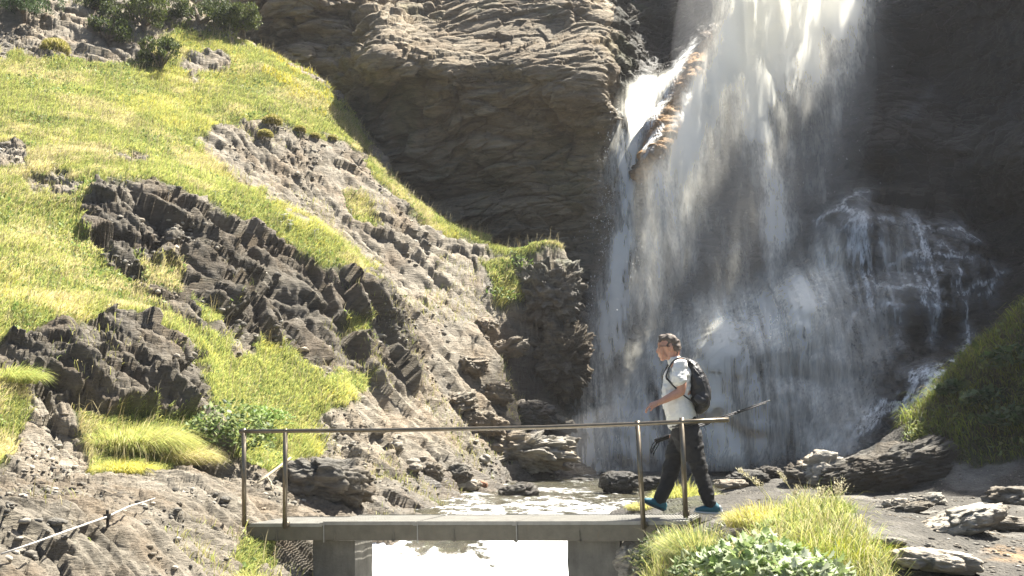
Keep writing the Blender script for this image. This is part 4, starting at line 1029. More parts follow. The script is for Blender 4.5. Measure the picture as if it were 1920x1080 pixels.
rock(1690, 900, 21.0, 1.5, .9, .55, 'smooth black layered rock below the long slanting slab', name='rock_slab', seed=24, tone=.38, tilt=-12, amp=.18, frq=2.2, n=6, strata=.16)
rock(1370, 912, 20.5, .5, .4, .13, 'flat grey stone on the path behind the man', name='flat_stone', seed=15, tone=1.0, amp=.2)
rock(1683, 955, 17.2, .30, .25, .17, 'small white-topped stone in the middle of the path', name='flat_stone', seed=16, tone=1.5)
rock(1700, 960, 16.6, .55, .3, .12, 'dark jagged stones in front of the small white-topped stone', name='flat_stone', seed=17, tone=.6, tilt=-12)
rock(1737, 945, 17.6, .42, .3, .16, 'grey broken stone right of the white-topped stone', name='flat_stone', seed=18, tone=.9, tilt=-8)
rock(1795, 995, 14.6, .95, .7, .24, 'broad pale rock rising from the path on the right', name='rock_slab', seed=19, tone=1.3, tilt=-16, amp=.18, n=6)
rock(1880, 990, 15.2, .75, .6, .18, 'grey fissured rock beside the broad pale rock', name='rock_slab', seed=20, tone=.95, tilt=4, n=5)
rock(1755, 1068, 11.0, .66, .45, .17, 'white flat slab at the bottom edge with a dark hollow under it', name='rock_slab', seed=21, tone=1.6, tilt=7, amp=.2, sink=.1)
rock(1910, 945, 18.2, .7, .5, .28, 'angular grey block at the right edge below the bank', seed=22, tone=.85)
rock(1665, 1018, 13.2, .32, .2, .07, 'thin slate on the path beside the yellow green grass', name='flat_stone', seed=23, tone=1.0)
rock(1090, 905, 26.5, .5, .3, .12, 'low wet stone breaking the surface of the pool', seed=25, tone=.5, wet=.7)
rock(1035, 590, 30.6, 1.25, 1.2, 1.5, 'dark wet layered buttress left of the small waterfall', name='rock_outcrop', seed=41, tone=.75, wet=.35, n=6, amp=.24, frq=2.6, moss=.4)
rock(1050, 705, 30.3, 1.2, 1.2, 1.5, 'wet brown rock steps below the layered buttress', name='rock_outcrop', seed=42, tone=.9, wet=.35, n=6, amp=.26, frq=2.8, mat=M_CLIFF)
rock(985, 795, 28.7, 1.1, .9, .6, 'glistening dark rock at the foot of the buttress', name='rock_outcrop', seed=43, tone=.8, wet=.4, n=6, amp=.26, frq=2.4)
rock(975, 862, 27.3, 1.9, 1.3, .62, 'pale boulder pile beside the plunge pool', name='rock_outcrop', seed=44, tone=1.2, n=6, amp=.34, frq=3.2)
for k, (px, py, D, w, lab) in enumerate(((905, 800, 26.8, .8, 'pale block on the stream bank, lowest left of the buttress'), (860, 760, 26.3, .7, 'pale angular block in the middle of the wet slope left of the buttress'),
        (930, 745, 28.0, .8, 'broad pale block below the wet brown rock steps'), (885, 690, 27.9, .7, 'light grey block halfway up the wet slope'), (950, 660, 29.0, .8, 'light block high beside the dark layered buttress'),
        (1040, 800, 29.6, .7, 'pale wet block at the right foot of the buttress'), (905, 615, 29.0, .6, 'uppermost pale block on the wet slope'))):
    rock(px, py, D, w, w * .8, w * .5, lab, seed=60 + k, tone=1.25, wet=.25, amp=.3, frq=1.8, n=5, sink=.35, yaw=k * 40, tilt=(-1) ** k * 12, mat=M_HILL)
# talus: individual stones on the near ledge and on the hillside
rng = np.random.default_rng(11)
n_ = 0
for (x0, x1, y0, y1, cnt, s0, s1) in ((20, 700, 900, 1060, 16, .06, .16), (700, 1000, 800, 880, 10, .12, .3), (1380, 1900, 915, 1060, 24, .03, .10)):
    for _ in range(cnt):
        px, py = rng.uniform(x0, x1), rng.uniform(y0, y1)
        h_, nn = hit(px, py)
        if h_ is None: continue
        s = rng.uniform(s0, s1); V, Fc = ICO[4]
        V = V * (1 + .32 * facets(V * .9 + _ * 3.3 + n_, 77, 1.0, .5)[:, None]) * np.array([s, s * .75, s * .5]) * .5
        M = np.array(Matrix.Rotation(rng.uniform(0, 6), 3, 'Z')); V = V @ M.T
        o = mesh_from('loose_stone', V, Fc, M_BOULDER, attrs={'tone': np.full(len(V), rng.uniform(.6, 1.5)), 'grass': np.zeros(len(V)), 'wet': np.zeros(len(V))}, loc=(h_.x, h_.y, h_.z + s * .04))
        tag(o, ('small loose stone lying on the dark gravel path' if x0 > 1000 else 'small loose stone lying on the bare schist of the left bank'), 'stone', 'loose stones on the path' if x0 > 1000 else 'loose stones on the left bank'); n_ += 1

# ================================================================ GRASS
def blade_material(name, trans=.45):
    t = NT(name); c = t.attr('col', 'Color')
    d = t.bsdf(Base_Color=c, Roughness=.55, Specular_IOR_Level=.3); tr = t.n('BsdfTranslucent', {'Color': c}).outputs[0]
    return t.done(t.n('MixShader', {0: trans, 1: d, 2: tr}).outputs[0])
M_BLADE = blade_material('grass_blade'); M_LEAF = blade_material('leaf', .35)
def blades(name, base, h, w, lean, col, mat=None, up=None, rngs=None, **kw):
    """N curved blades; base (N,3), h, w (N,), lean (N,3) horizontal bend per unit height"""
    N = len(base); r = rngs or np.random.default_rng(3)
    a = r.uniform(0, 2 * np.pi, N); side = np.stack([np.cos(a), np.sin(a) * .5, 0 * a], -1) * w[:, None] * .5
    up = np.array([0, 0, 1.0]) if up is None else up
    V = np.empty((N, 7, 3), np.float32)
    for k, t in enumerate((0, .4, .75)):
        c = base + up * (h * t)[:, None] + lean * (h * t ** 2)[:, None]; s_ = side * (1, .85, .5)[k]
        V[:, 2*k] = c - s_; V[:, 2*k+1] = c + s_
    V[:, 6] = base + up * (h * .95)[:, None] + lean * h[:, None] - up * (h * .25 * np.linalg.norm(lean, axis=1))[:, None]
    i = (np.arange(N) * 7)[:, None, None]
    Fc = (i + np.array([[0,1,3],[0,3,2],[2,3,5],[2,5,4],[4,5,6]])[None]).reshape(-1, 3)
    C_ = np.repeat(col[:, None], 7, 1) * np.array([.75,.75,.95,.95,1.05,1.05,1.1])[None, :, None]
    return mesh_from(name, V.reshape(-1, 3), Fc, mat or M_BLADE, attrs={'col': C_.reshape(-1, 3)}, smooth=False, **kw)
def pal(n, r, w, cols):
    i = r.choice(len(cols), n, p=np.array(w) / sum(w)); c = np.array(cols)[i]; return np.clip(c * r.uniform(.75, 1.25, (n, 1)), 0, 1)
YG, GR, ST, DG, YE = (.50, .49, .15), (.35, .41, .12), (.56, .49, .27), (.11, .15, .04), (.52, .45, .06)
def scatter(mask, cnt, r, sl=np.s_[:, :]):
    """random points on the ground mesh weighted by cell area x mask"""
    g = G1[sl][:, :]; a = np.linalg.norm(np.cross(g[1:, :-1] - g[:-1, :-1], g[:-1, 1:] - g[:-1, :-1]), axis=-1)
    w = (a * mask[sl][:-1, :-1]).ravel(); w /= w.sum(); idx = r.choice(w.size, cnt, p=w); i, j = np.unravel_index(idx, a.shape)
    u, v = r.random((2, cnt, 1)); P = (g[i, j] * (1-u) + g[i+1, j] * u) * (1-v) + (g[i, j+1] * (1-u) + g[i+1, j+1] * u) * v
    return P, i, j
r = np.random.default_rng(21)
inview = (PX > -60) & (PX < 1980) & (PY > -40) & (PY < 1120)
Sh = noise(G1 * np.array([.45, .45, .45]), 801)
P, i, j = scatter(np.where(inview & (PX < 1200), grass, 0) ** 1.5, 420000, r)
px, py = proj(P); n1 = fbm(P * .55, 3, 811); n2 = fbm(P * 2.2, 3, 812)
low_ = sstep(560, 700, py) * sstep(330, 420, px)
yel = np.clip(sstep(.05, .35, n1 + .5 * n2), 0, 1)
straw = np.clip(sstep(.0, .4, fbm(P * .8 + 7, 3, 813) + .4 * n2) * .8 + .5 * sstep(330, 220, np.hypot(px - 60, (py - 560) * .9)) * sstep(-.2, .3, n2), 0, 1) * (1 - low_ * .7)
c = np.where((r.random(len(P)) < straw)[:, None], pal(len(P), r, [3, 1], [ST, YG]), np.where((r.random(len(P)) < yel)[:, None], pal(len(P), r, [3, 1, .6], [YG, GR, YE]), pal(len(P), r, [2, 2, .6], [YG, GR, DG])))
c = c * (1 + .25 * n2)[:, None]
hh = r.uniform(.045, .13, len(P)) * (1 + .5 * n1) * (1 + .3 * straw); hh *= np.where(py < 300, .85, 1.0)
dirn = np.arctan2(-.25 + .5 * fbm(P * .5, 2, 815), .8); k_ = r.uniform(.2, .9, len(P))
lean = np.stack([np.cos(dirn) * k_, np.sin(dirn) * k_, -.25 * k_], -1) + r.normal(0, .28, (len(P), 3)) * [1, 1, .3]
tag(blades('grass', P, hh, r.uniform(.006, .014, len(P)), lean, c, rngs=r), 'meadow grass covering the sunlit hillside', kind='stuff')

# clumps with their own label
def tussock(px, py, D, rad, hgt, cnt, label, cols, w, leanx=.5, seed=0, group=None, wid=.009, name='grass_tussock', base=None, aspect=.7, droop=.6, spread=.8):
    r = np.random.default_rng(seed + 50); c0 = Vector(base) if base is not None else Vector(at(px, py, D))
    a = r.uniform(0, 2 * np.pi, cnt); q = np.sqrt(r.random(cnt)) * rad; off = np.stack([np.cos(a) * q, np.sin(a) * q * aspect, 0 * a], -1)
    P = np.array(c0) + off
    for k in range(0, cnt, max(1, cnt // 1500)): pass
    zc = down(c0.x, c0.y); zz = zc.z if zc is not None else c0.z
    P[:, 2] = min(zz, c0.z + .15) - .02 - .12 * (q / rad) ** 2 * hgt
    h = hgt * r.uniform(.55, 1.1, cnt) * (1 - .35 * (q / rad) ** 2)
    lean = np.stack([leanx + off[:, 0] / rad * spread, off[:, 1] / rad * spread, -droop * r.uniform(.2, 1, cnt)], -1) + r.normal(0, .15, (cnt, 3))
    o = blades(name, P - np.array(c0), h, r.uniform(.7, 1.3, cnt) * wid, lean, pal(cnt, r, w, cols), rngs=r, loc=tuple(c0))
    return tag(o, label, 'grass', group)
tussock(250, 850, 16.6, .52, .44, 8000, 'large shaggy grass tussock combed to the right below the dark outcrop', [YG, GR, ST, (.30,.26,.10)], [5, 4, 1, 1], .35, 1, spread=1.1, droop=.8)
tussock(335, 845, 16.6, .32, .30, 3500, 'straw coloured grass fringe at the right of the large shaggy tussock', [ST, YG], [3, 2], .8, 2)
tussock(230, 888, 15.6, .30, .20, 4200, 'round yellow grass cushion in front of the large shaggy tussock', [YG, YE], [4, 2], .25, 3, spread=1.2)
tussock(480, 1062, 13.0, .20, .34, 1800, 'grass tuft hanging in the crevice under the left end of the footbridge', [YG, ST, GR], [3, 2, 2], -.3, 4)
tussock(548, 1085, 13.0, .16, .24, 1400, 'green grass tuft against the left concrete pier', [GR, YG], [3, 2], .1, 5)
tussock(575, 850, 18.6, .45, .34, 3500, 'drooping orange tinted grass clump between the left railing posts', [YG, (.36, .25, .06), ST], [3, 2, 2], .7, 6, droop=1.1)
tussock(1282, 962, 18.6, .34, .36, 4200, 'bright yellow green grass clump seen between the legs of the man', [YG, YE, GR], [5, 1, 2], .1, 7)
tussock(1210, 965, 18.0, .22, .16, 1200, 'small yellowish moss tuft on the stream bank left of the man', [YG, ST], [3, 2], .0, 8)
tussock(20, 700, 16.6, .3, .3, 1500, 'green grass spilling over the left edge below the meadow', [GR, YG], [3, 2], .5, 9)
for k, (px, py, rd_, lab) in enumerate(((510,232,.22,'first'),(497,256,.17,''),(562,246,.14,''),(590,258,.12,''),(622,262,.12,''),(103,98,.34,''))):
    labs = ('largest round mossy cushion at the top of the bare scree', 'brown mossy cushion just below the largest round one on the scree', 'second mossy cushion from the right edge group on the scree top, nearest the largest one',
            'middle mossy cushion of the three small ones on the scree rim', 'rightmost small mossy cushion on the scree rim', 'wide yellow mossy cushion on the rocks at the upper left')
    h_, _n = hit(px, py)
    b0 = h_ if h_ else Vector(at(px, py, 30))
    rr_ = np.random.default_rng(30 + k); dd = rr_.normal(0, 1, (2600, 3)); dd /= np.linalg.norm(dd, axis=1)[:, None]; dd = dd[dd[:, 2] > -.25]
    bp = dd * np.array([rd_, rd_ * .8, rd_ * .7]) * (1 + .12 * fbm(dd * 2 + k, 3, 5))[:, None] * .85
    tag(blades('moss_cushion', bp, np.full(len(bp), rd_ * .22), np.full(len(bp), .022), dd * 1.2, pal(len(bp), rr_, [2, 1, 1], [(.32, .29, .07), ST, (.2, .2, .05)]), rngs=rr_, loc=tuple(b0)), labs[k], 'moss', 'mossy cushions')
# bright moss band on the ridge
P, i, j = scatter(np.where(inpoly(jx, jy, [(480,100),(545,108),(600,150),(645,205),(600,215),(560,190),(500,150)]) > 0, grass, 0), 9000, r)
k_ = fbm(P * 2.0, 2, 831) > .02; P = P[k_]
tag(blades('moss', P, r.uniform(.05, .11, len(P)), np.full(len(P), .03), r.normal(0, .5, (len(P), 3)), pal(len(P), r, [3, 1], [YE, YG]), rngs=r), 'bright yellow flowering moss along the ridge', kind='stuff')

# leafy plants: stems with lobed leaves, every leaf a folded patch
def leaf_shape(kind):
    if kind == 'lobed':
        out = [(0, 0), (.22, .02), (.42, .18), (.30, .30), (.50, .45), (.28, .55), (.34, .78), (.12, .78), (0, 1.0)]
    elif kind == 'round': out = [(0, 0), (.30, .05), (.46, .3), (.44, .6), (.25, .88), (0, 1.0)]
    else: out = [(0, 0), (.16, .2), (.20, .5), (.10, .8), (0, 1.0)]
    L_ = [(x, y, .25 * x - .35 * y * y) for x, y in out]; R_ = [(-x, y, .25 * x - .35 * y * y) for x, y in out[1:-1]][::-1]
    mid = [(0, .5, -.12)]
    v = L_ + R_ + mid; n = len(L_) + len(R_); return np.array(v), np.array([(k, (k + 1) % n, n) for k in range(n)])
LS = {k: leaf_shape(k) for k in ('lobed', 'round', 'lance')}
def leaves(name, P, size, kind, cols, w, r, tiltup=.5, mat=None, loc=None, parent=None, face=None):
    N = len(P); v, f = LS[kind]; az = r.uniform(0, 2*np.pi, N) if face is None else face + r.normal(0, .9, N); el = r.normal(tiltup, .35, N); ro = r.normal(0, .4, N)
    d = np.stack([np.cos(az)*np.cos(el), np.sin(az)*np.cos(el), np.sin(el)], -1); s = np.stack([-np.sin(az), np.cos(az), 0*az], -1); u = np.cross(s, d)
    s2 = s*np.cos(ro)[:, None] + u*np.sin(ro)[:, None]; u2 = np.cross(s2, d)
    V = P[:, None] + size[:, None, None] * (v[None, :, 0:1]*s2[:, None] + v[None, :, 1:2]*d[:, None] + v[None, :, 2:3]*u2[:, None])
    Fc = ((np.arange(N)*len(v))[:, None, None] + f[None]).reshape(-1, 3); c = np.repeat(pal(N, r, w, cols)[:, None], len(v), 1)
    return mesh_from(name, V.reshape(-1, 3), Fc, mat or M_LEAF, parent, attrs={'col': c.reshape(-1, 3)}, smooth=False, loc=loc)
M_STEM = simple('green_stem', (.16, .20, .07), .7, var=.2)
def leafy(px, py, D, rx, ry, hgt, nleaf, size, label, kind='lobed', cols=None, w=None, seed=0, base=None, group=None, name='leafy_plant', cat='plant', nstem=14):
    r = np.random.default_rng(seed + 400); c0 = Vector(base) if base is not None else Vector(at(px, py, D))
    e = empty(name, tuple(c0), label=label, cat=cat, group=group)
    cols = cols or [(.32, .38, .22), (.18, .25, .08), (.09, .15, .04)]; w = w or [3, 3, 1]
    a = r.uniform(0, 2*np.pi, nleaf); q = np.sqrt(r.random(nleaf)); z = hgt * (r.random(nleaf) ** .6) * (1 - .55 * q ** 2)
    P = np.stack([np.cos(a)*q*rx, np.sin(a)*q*ry, z], -1)
    leaves('foliage', P, size * r.uniform(.55, 1.25, nleaf), kind, cols, w, r, .15, parent=e)
    m = MB()
    for k in range(nstem):
        t = P[r.integers(nleaf)]; m.tube([(t[0]*.3, t[1]*.3, -.08), (t[0]*.7, t[1]*.7, t[2]*.6), tuple(t)], [.006, .005, .003], 5)
    m.build('stem', M_STEM, e, True)
    return e
leafy(1330, 1095, 10.9, .30, .25, .28, 420, .07, 'dark leafy plant at the foot of the right concrete pier', 'lance', [(.12,.17,.06),(.25,.28,.14),(.05,.08,.02)], [3,2,2], 1, nstem=20)
leafy(1420, 1105, 10.4, .46, .34, .40, 850, .072, 'pale green broad leaved plant at the bottom, left of the tall yellow grass', 'lobed', [(.42,.48,.30),(.28,.36,.14),(.12,.18,.05)], [4,3,1], 2)
leafy(1520, 1120, 10.0, .34, .25, .30, 500, .070, 'silvery lobed plant growing in front of the tall yellow grass', 'lobed', [(.46,.50,.36),(.28,.36,.14)], [3,2], 3)
leafy(1480, 1010, 11.6, .30, .25, .20, 380, .055, 'light leafy plant behind the pale broad leaved one', 'lobed', [(.40,.46,.20),(.28,.36,.10)], [3,3], 4)
leafy(1385, 1000, 12.4, .26, .2, .12, 170, .05, 'low white flecked plant beside the right end of the bridge deck', 'lance', [(.50,.50,.36),(.18,.2,.09)], [3,2], 5)
leafy(1245, 1075, 12.9, .30, .2, .40, 420, .06, 'dark small leaved shrub between the tan rock and the bridge end', 'lance', [(.08,.12,.04),(.20,.22,.12),(.04,.06,.02)], [3,2,2], 6, nstem=30)
h_, _n = hit(430, 840); leafy(430, 840, 18, .55, .4, .62, 900, .065, 'leafy green plant at the edge of the meadow left of the railing', 'lobed', [(.30,.36,.15),(.15,.21,.05),(.06,.1,.03)], [3,3,2], 7, base=h_ - Vector((0, 0, .05)))
h_, _n = hit(480, 790); leafy(480, 790, 18, .5, .3, .26, 420, .06, 'light green leaves in the meadow above the left railing posts', 'lobed', [(.24,.34,.10),(.16,.25,.06)], [3,3], 8, base=h_ - Vector((0, 0, .05)))
for k, (px, py, s, lab) in enumerate(((1900,690,.5,'grey green leafy plant high on the shaded bank at the right edge'),(1850,760,.38,'dark leafy plant halfway down the shaded bank'),(1905,800,.45,'dark leafy plant at the right edge low on the shaded bank'),(1790,740,.3,'small leafy plant near the left shoulder of the shaded bank'))):
    h_, _n = hit(px, py)
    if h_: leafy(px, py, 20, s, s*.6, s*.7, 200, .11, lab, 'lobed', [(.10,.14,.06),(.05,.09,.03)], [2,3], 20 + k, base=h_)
h_, _n = hit(1725, 838); leafy(1725, 838, 22, .25, .2, .4, 160, .07, 'small yellow green plant at the foot of the shaded bank', 'lance', [(.25,.27,.06),(.12,.16,.04)], [2,2], 31, base=h_)
for k, (px, py, lab) in enumerate(((970,505,'leafy green plant hanging below the grassy ledge of the central buttress'),(940,565,'tiny green plant on the wet rock of the central buttress'))):
    h_, _n = hit(px, py)
    if h_: leafy(px, py, 30, .35, .25, .3, 120, .10, lab, 'lance', [(.2,.26,.06),(.08,.14,.03)], [2,2], 41 + k, base=h_)
# tall yellow grass of the foreground
tussock(1575, 1100, 10.8, .40, .36, 5000, 'tall bright yellow green grass standing beside the path', [(.34,.38,.03), (.20,.28,.03), YE], [4, 2, 1], .08, 61, wid=.005, droop=.35, spread=.7)
tussock(1560, 1000, 11.8, .20, .17, 1600, 'upright green grass blades under the pale seed heads', [(.20,.26,.03), GR], [3, 2], .0, 62, wid=.006, droop=.0, spread=.2)
tussock(1450, 1010, 11.9, .38, .26, 4000, 'yellowish grass behind the leafy plants at the bridge end', [YG, ST, YE], [3, 2, 1], .2, 63, wid=.006)
tussock(1310, 1075, 12.2, .28, .40, 2800, 'long mixed straw and green grass drooping at the right bridge end', [ST, (.22,.28,.10), YG], [1, 4, 3], -.15, 64, wid=.006, droop=.5)
tussock(1640, 1120, 9.8, .28, .28, 3000, 'short yellow grass at the edge of the path at the bottom', [(.34,.38,.05), ST], [3, 2], .4, 65, wid=.006)
# loose verge growth between the clumps, and gravel
vm = np.where(sstep(-20, 30, inpoly(jx, jy, [(1215,1040),(1300,1030),(1400,1020),(1440,985),(1500,965),(1560,965),(1620,1000),(1660,1060),(1700,1150),(1200,1150)])) > .3, 1.0, 0)
P, i, j = scatter(vm, 16000, r); n1 = fbm(P * 2.5, 3, 871)
tag(blades('verge_grass', P, r.uniform(.06, .26, len(P)) * (1 + .6 * n1), r.uniform(.004, .009, len(P)), r.normal(.1, .55, (len(P), 3)) * [1, 1, .5] - [0, 0, .2], pal(len(P), r, [3, 3, 2, 1], [YG, GR, ST, DG]), rngs=r), 'mixed grass and herbs on the verge at the right end of the footbridge', kind='stuff')
def gravel(name, mask, cnt, s0, s1, label, seed):
    r = np.random.default_rng(seed); P, i, j = scatter(mask, cnt, r); V, Fc = ico(1); N = len(P)
    s = (s0 + (s1 - s0) * r.random(N) ** 3)[:, None, None]; sh = r.uniform(.55, 1.3, (N, 1, 3)) * np.array([1, .8, .5])
    a = r.uniform(0, 6.28, N); V = V[None] * (1 + r.normal(0, .16, (N, len(V), 1))) * s * sh
    x = V[..., 0] * np.cos(a)[:, None] - V[..., 1] * np.sin(a)[:, None]; y = V[..., 0] * np.sin(a)[:, None] + V[..., 1] * np.cos(a)[:, None]
    Q = np.stack([x, y, V[..., 2]], -1) + P[:, None]; tn = np.repeat(r.choice([.45, .8, 1.1, 1.7], N, p=[.35, .35, .2, .1]), V.shape[1])
    n = V.shape[1]; f = (np.arange(N) * n)[:, None, None] + Fc[None]
    return tag(mesh_from(name, Q.reshape(-1, 3), f.reshape(-1, 3), M_BOULDER, smooth=False, attrs={'tone': tn, 'wet': tn * 0, 'grass': tn * 0}), label, kind='stuff')
gravel('gravel', np.where(inview & (PX > 1150) & (PX < 1960) & (PY > 880), 1.0, 0) * (1 - bankm) * sstep(-.1, .3, fbm(G1 * 1.3, 3, 881)), 16000, .005, .03, 'gravel and slate chips strewn over the path', 91)
gravel('rubble', np.where(inview & (PX < 1100) & (PY > 760), 1.0, 0) * (1 - grass) * (1 - out4) * sstep(0, .35, fbm(G1 * 1.2, 3, 882)), 9000, .008, .05, 'small rubble caught on the bare left bank', 92)
gravel('scree', np.where(inview & (PX < 1100) & (PY <= 760), 1.0, 0) * (1 - grass) * sstep(0.05, .4, fbm(G1 * .9, 3, 883)), 6000, .015, .08, 'scree chips on the hillside rock', 93)
# seed heads
def seedhead(px, py, D, x2, y2, label, seed, fluffy=1.0):
    r = np.random.default_rng(seed); a = Vector(at(px, py, D)); c = Vector(at(x2, y2, D)); e = empty('seed_head', tuple(a), label=label, cat='grass stalk', group='flowering grass stalks by the bridge end')
    mid = (a + c) / 2 + Vector((0, 0, (c - a).length * .16)); m = MB(); pts = [((1-t)**2 * a + 2*t*(1-t)*mid + t*t*c) - a for t in np.linspace(0, 1, 8)]
    m.tube(pts, [.003]*8, 5); m.build('stalk', simple_straw, e, True)
    n = int(90 * fluffy); t = r.uniform(.70, 1.0, n); k = np.clip(t * 7, 0, 6.99); P = np.array([tuple(Vector(pts[int(q)]).lerp(Vector(pts[int(q) + 1]), q - int(q))) for q in k]) + r.normal(0, .018 * fluffy, (n, 3))
    leaves('panicle', P, r.uniform(.012, .028, n), 'lance', [(.55,.50,.34),(.42,.38,.22)], [2,1], r, .6, parent=e); return e
simple_straw = simple('straw_stalk', (.45, .42, .26), .7, var=.1)
seedhead(1565, 1000, 11.8, 1575, 905, 'tall fluffy pale seed head, rightmost of the stalks by the bridge end', 1, 1.9)
seedhead(1545, 1000, 11.8, 1543, 918, 'fluffy pale seed head just left of the rightmost one', 2, 1.7)
seedhead(1458, 960, 11.9, 1382, 880, 'arching thin stalk nodding left toward the man', 3, .7)
seedhead(1465, 965, 11.9, 1412, 900, 'lower arching stalk beside the one nodding toward the man', 4, .7)
seedhead(1500, 955, 12.0, 1462, 888, 'short nodding stalk in the middle of the group', 5, .7)
seedhead(1500, 975, 12.0, 1492, 918, 'upright pale stalk between the nodding ones and the fluffy heads', 6, .9)

# shaded bank vegetation
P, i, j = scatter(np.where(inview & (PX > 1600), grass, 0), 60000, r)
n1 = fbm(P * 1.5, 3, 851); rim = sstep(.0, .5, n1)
c = pal(len(P), r, [3, 2, 2], [(.30,.34,.06), (.12,.17,.035), (.16,.14,.07)]) * (.8 + .5 * rim)[:, None]  # brighter noise patches in the blade colour stand in for a sunlit rim
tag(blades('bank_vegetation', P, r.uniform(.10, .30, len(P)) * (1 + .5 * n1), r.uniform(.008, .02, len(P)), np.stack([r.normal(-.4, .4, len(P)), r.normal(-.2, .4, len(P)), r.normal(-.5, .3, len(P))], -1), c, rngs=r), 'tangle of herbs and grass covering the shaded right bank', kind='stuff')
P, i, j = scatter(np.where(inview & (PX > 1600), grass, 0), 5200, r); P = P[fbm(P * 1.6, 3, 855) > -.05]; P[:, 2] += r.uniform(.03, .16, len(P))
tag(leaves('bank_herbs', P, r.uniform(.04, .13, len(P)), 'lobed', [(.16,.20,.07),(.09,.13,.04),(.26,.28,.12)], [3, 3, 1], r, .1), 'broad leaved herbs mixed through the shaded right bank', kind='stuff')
P, i, j = scatter(np.where(inview & (PX < 1200), grass, 0), 26000, r); P = P[fbm(P * .9 + 3, 3, 856) > .12]; P[:, 2] += r.uniform(.01, .07, len(P))
tag(leaves('meadow_herbs', P, r.uniform(.025, .06, len(P)), 'round', [(.20,.28,.08),(.12,.18,.05),(.34,.38,.16)], [3, 2, 1], r, .3), 'low leafy herbs growing in patches among the meadow grass', kind='stuff')
P, i, j = scatter(np.where(inview & (PX < 1200), grass, 0), 7000, r)
tag(blades('dry_stalks', P, r.uniform(.14, .34, len(P)), np.full(len(P), .008), r.normal(.15, .25, (len(P), 3)), pal(len(P), r, [3, 1], [(.55,.47,.28), (.36,.28,.12)]), rngs=r), 'dry stalks standing above the meadow grass', kind='stuff')
# grass wisps in cracks
mk = np.where(inview & (PX < 1100), (1 - grass) * sstep(.15, .4, fbm(G1 * .8 + 5, 3, 861)) * (1 - out4 * .6), 0)
P, i, j = scatter(mk, 15000, r)
tag(blades('crevice_grass', P, r.uniform(.04, .12, len(P)), r.uniform(.006, .012, len(P)), r.normal(.2, .5, (len(P), 3)), pal(len(P), r, [2, 2, 1], [ST, YG, GR]), rngs=r), 'sparse dry grass in the cracks of the hillside rock', kind='stuff')

# ================================================================ SHRUBS AND TREES AT THE TOP LEFT
M_NEEDLE = blade_material('needle_foliage', .25); M_BARK = simple('grey_bark', (.15, .12, .09), .9, bump=.8, bs=25, var=.4)
def conifer(px, py, D, rx, ry, hgt, n, label, seed, cols, w, name='juniper_shrub', lobes=14, cat='shrub', size=.05, base=None):
    r = np.random.default_rng(seed + 900); c0 = Vector(base) if base is not None else Vector(at(px, py, D))
    e = empty(name, tuple(c0), label=label, cat=cat, group='shrubs at the top of the hillside')
    C_ = np.stack([r.uniform(-.75, .75, lobes)*rx, r.uniform(-.8, .8, lobes)*ry, r.uniform(.18, .9, lobes)*hgt], -1); C_[:, 0] *= np.sqrt(np.clip(1.15 - C_[:, 2]/hgt*.7, .2, 1)); Rr = r.uniform(.22, .42, lobes)*min(rx, hgt)
    k = r.integers(0, lobes, n); d = r.normal(0, 1, (n, 3)); d /= np.linalg.norm(d, axis=1)[:, None]; q = r.uniform(.55, 1.1, (n, 1))
    P = C_[k] + d * Rr[k][:, None] * q; keep = fbm((P + np.array(c0)) * 3.2, 3, seed) > -.12; P = P[keep & (P[:, 2] > 0)]
    leaves('crown', P, r.uniform(.6, 1.4, len(P))*size*1.05, 'lance', cols, w, r, .5, mat=M_NEEDLE, parent=e)
    m = MB(); m.tube([(0, 0, -.3), (.02, 0, hgt*.3), (-.05, .03, hgt*.6)], [.07, .055, .03], 8)
    for q_ in range(min(lobes, 9)): m.tube([(0, 0, hgt*.12), tuple(C_[q_]*.6), tuple(C_[q_])], [.035, .025, .01], 6)
    m.build('trunk', M_BARK, e, True); return e
GC = [(.15,.18,.035),(.08,.11,.025),(.035,.055,.015)]
for a_ in ((270, 55, 32.5, 1.0, .8, 1.5, 9000, 'big olive green juniper shrub hanging into the picture at the top left', 1, GC, [3,3,1]),
           (300, 128, 32.0, .62, .5, .85, 6000, 'round dark juniper bush low on the meadow, under the big olive shrub', 2, GC, [2,3,2]),
           (205, 78, 32.8, .55, .5, 1.1, 5000, 'dark juniper clump left of the big olive shrub', 3, GC, [1,3,3]),
           (45, 30, 33.5, 1.0, .8, 1.0, 6000, 'dark green shrub in the top left corner', 4, [(.08,.13,.04),(.05,.09,.03)], [2,2]),
           (180, 15, 34.0, .5, .5, .5, 2500, 'small dark shrub at the top edge above the upper left rocks', 5, GC, [1,2,2]),
           (370, 45, 34.5, .9, .6, .8, 5000, 'shady shrub right of the big olive shrub', 6, GC, [1,2,3]),
           (455, 60, 34.8, .7, .5, .6, 4000, 'sparse yellow green shrub on the rocks at the cliff foot', 7, GC, [3,2,1])):
    px, py, D = a_[:3]; h_, _n = hit(px, py)
    b0 = h_ - Vector((0, 0, .1)) if h_ is not None else None
    a_ = list(a_); a_[6] = int(a_[6] * 2.2); conifer(*a_, base=b0)

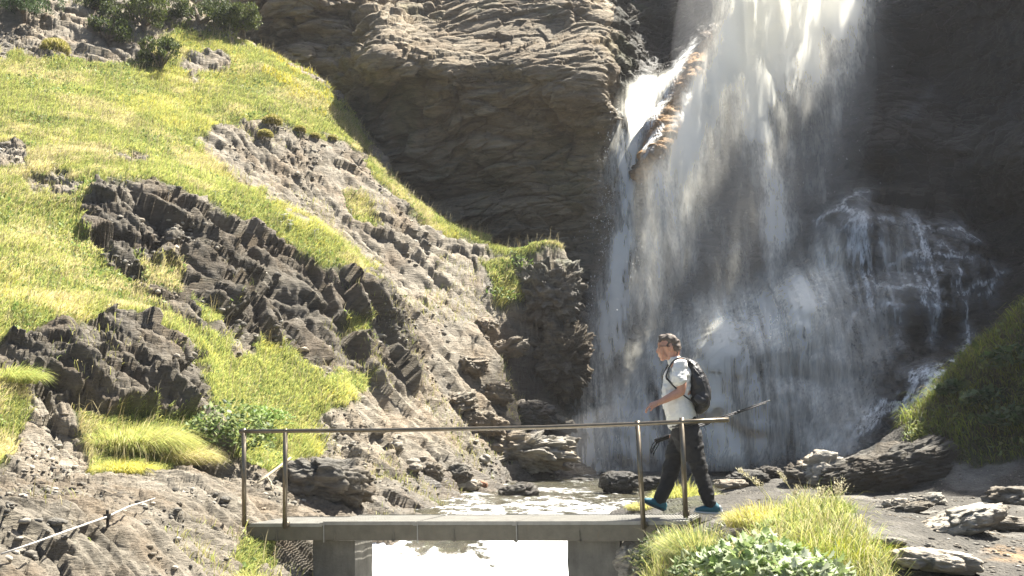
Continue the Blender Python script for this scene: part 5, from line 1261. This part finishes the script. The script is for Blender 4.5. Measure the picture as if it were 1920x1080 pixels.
# meadow flowers
M_PETAL = simple('white_petal', (.85, .85, .80), .6, var=.03)
fl = None
rng = np.random.default_rng(77)
for k in range(34):
    px, py = (rng.uniform(20, 460), rng.uniform(150, 380)) if k < 22 else (rng.uniform(520, 680), rng.uniform(390, 450))
    h_, _n = hit(px, py)
    if h_ is None: continue
    if fl is None:
        m = MB(); m.tube([(0, 0, 0), (.01, 0, .14)], .004, 5)
        for q in range(6):
            a = q * math.pi / 3; m.add([(0, 0, .14), (.045*math.cos(a-.4), .045*math.sin(a-.4), .155), (.06*math.cos(a), .06*math.sin(a), .15), (.045*math.cos(a+.4), .045*math.sin(a+.4), .155)], [(0, 1, 2, 3)])
        fl = m.build('wildflower', M_PETAL); o = fl
    else: o = fl.copy(); COL.objects.link(o)
    o.location = h_; tag(o, 'tiny white wildflower dotting the sunlit meadow', 'flower', 'white wildflowers in the meadow')

# handline cable and a dead branch
M_CABLE = simple('white_cable', (.42, .40, .36), .5, var=.1)
e = empty('cable', tuple(at(0, 1084, 9.6)), label='taut white cable running up the near rock ledge from the lower left corner', cat='cable'); bpy.context.view_layer.update()
_cp0 = [(-10,1088,9.5),(60,1058,10.4),(130,1031,11.2),(200,1004,12.0),(240,984,12.6),(275,968,13.1),(290,962,13.3)]
cp = []
for c in _cp0:
    h_, _n = hit(min(max(c[0], 1), 1919), min(c[1], 1079)); cp.append((h_ if h_ is not None else Vector(at(*c))) + Vector((0, 0, .14)))
m = MB(); m.tube(cp, [.007,.007,.008,.008,.007,.006,.005], 8); under_man(m.build('rope', M_CABLE, None, True), e)
m = MB(); q = cp[3]; m.tube([q + Vector((0, 0, .05)), q + Vector((0, .02, -.08))], .012, 8); m.box(tuple(q), (.05, .04, .04)); under_man(m.build('anchor_peg', M_BLK, None), e)
M_DEAD = simple('bleached_wood', (.33, .28, .19), .8, bump=.5, bs=50, var=.2)
tag(MB().tube([at(545,858,17.2), at(520,878,16.9), at(500,893,16.6), at(483,905,16.4)], [.012,.018,.02,.012], 7).tube([at(500,893,16.6), at(508,905,16.5), at(512,920,16.3)], [.014,.011,.007], 7).build('dead_branch', M_DEAD, None, True), 'bleached forked branch lying between the left railing posts', 'branch')

# ================================================================ MIST AND HAZE
def vol(name, dens, col, aniso=.35):
    t = NT(name); v = t.n('VolumePrincipled', {'Color': (*col, 1), 'Density': dens, 'Anisotropy': aniso}); t.t.links.new(v.outputs[0], t.out.inputs['Volume']); return t.m
m = MB().box((0, 22, 13), (44, 52, 32)); tag(m.build('glare_haze', vol('glare_haze_air', 0.0005, (.95, .96, 1))), kind='stuff')  # thin air volume added to lift the blacks, in place of lens glare
def mist(px, py, D, rx, ry, rz, dens, label):
    V, Fc = ICO[4]; o = mesh_from('mist', V * np.array([rx, ry, rz]), Fc, vol('spray_mist', dens, (.97, .98, 1), .2), loc=at(px, py, D)); tag(o, label, kind='stuff')
mist(1360, 600, 29.6, 2.9, 1.6, 4.2, .03, 'fine spray hanging in front of the main waterfall')
mist(1210, 850, 29.3, 2.0, 1.3, 1.1, .16, 'bright mist at the foot of the falls')
mist(1450, 130, 31.2, 2.3, 1.5, 4.0, .09, 'spray drifting around the upper plume')
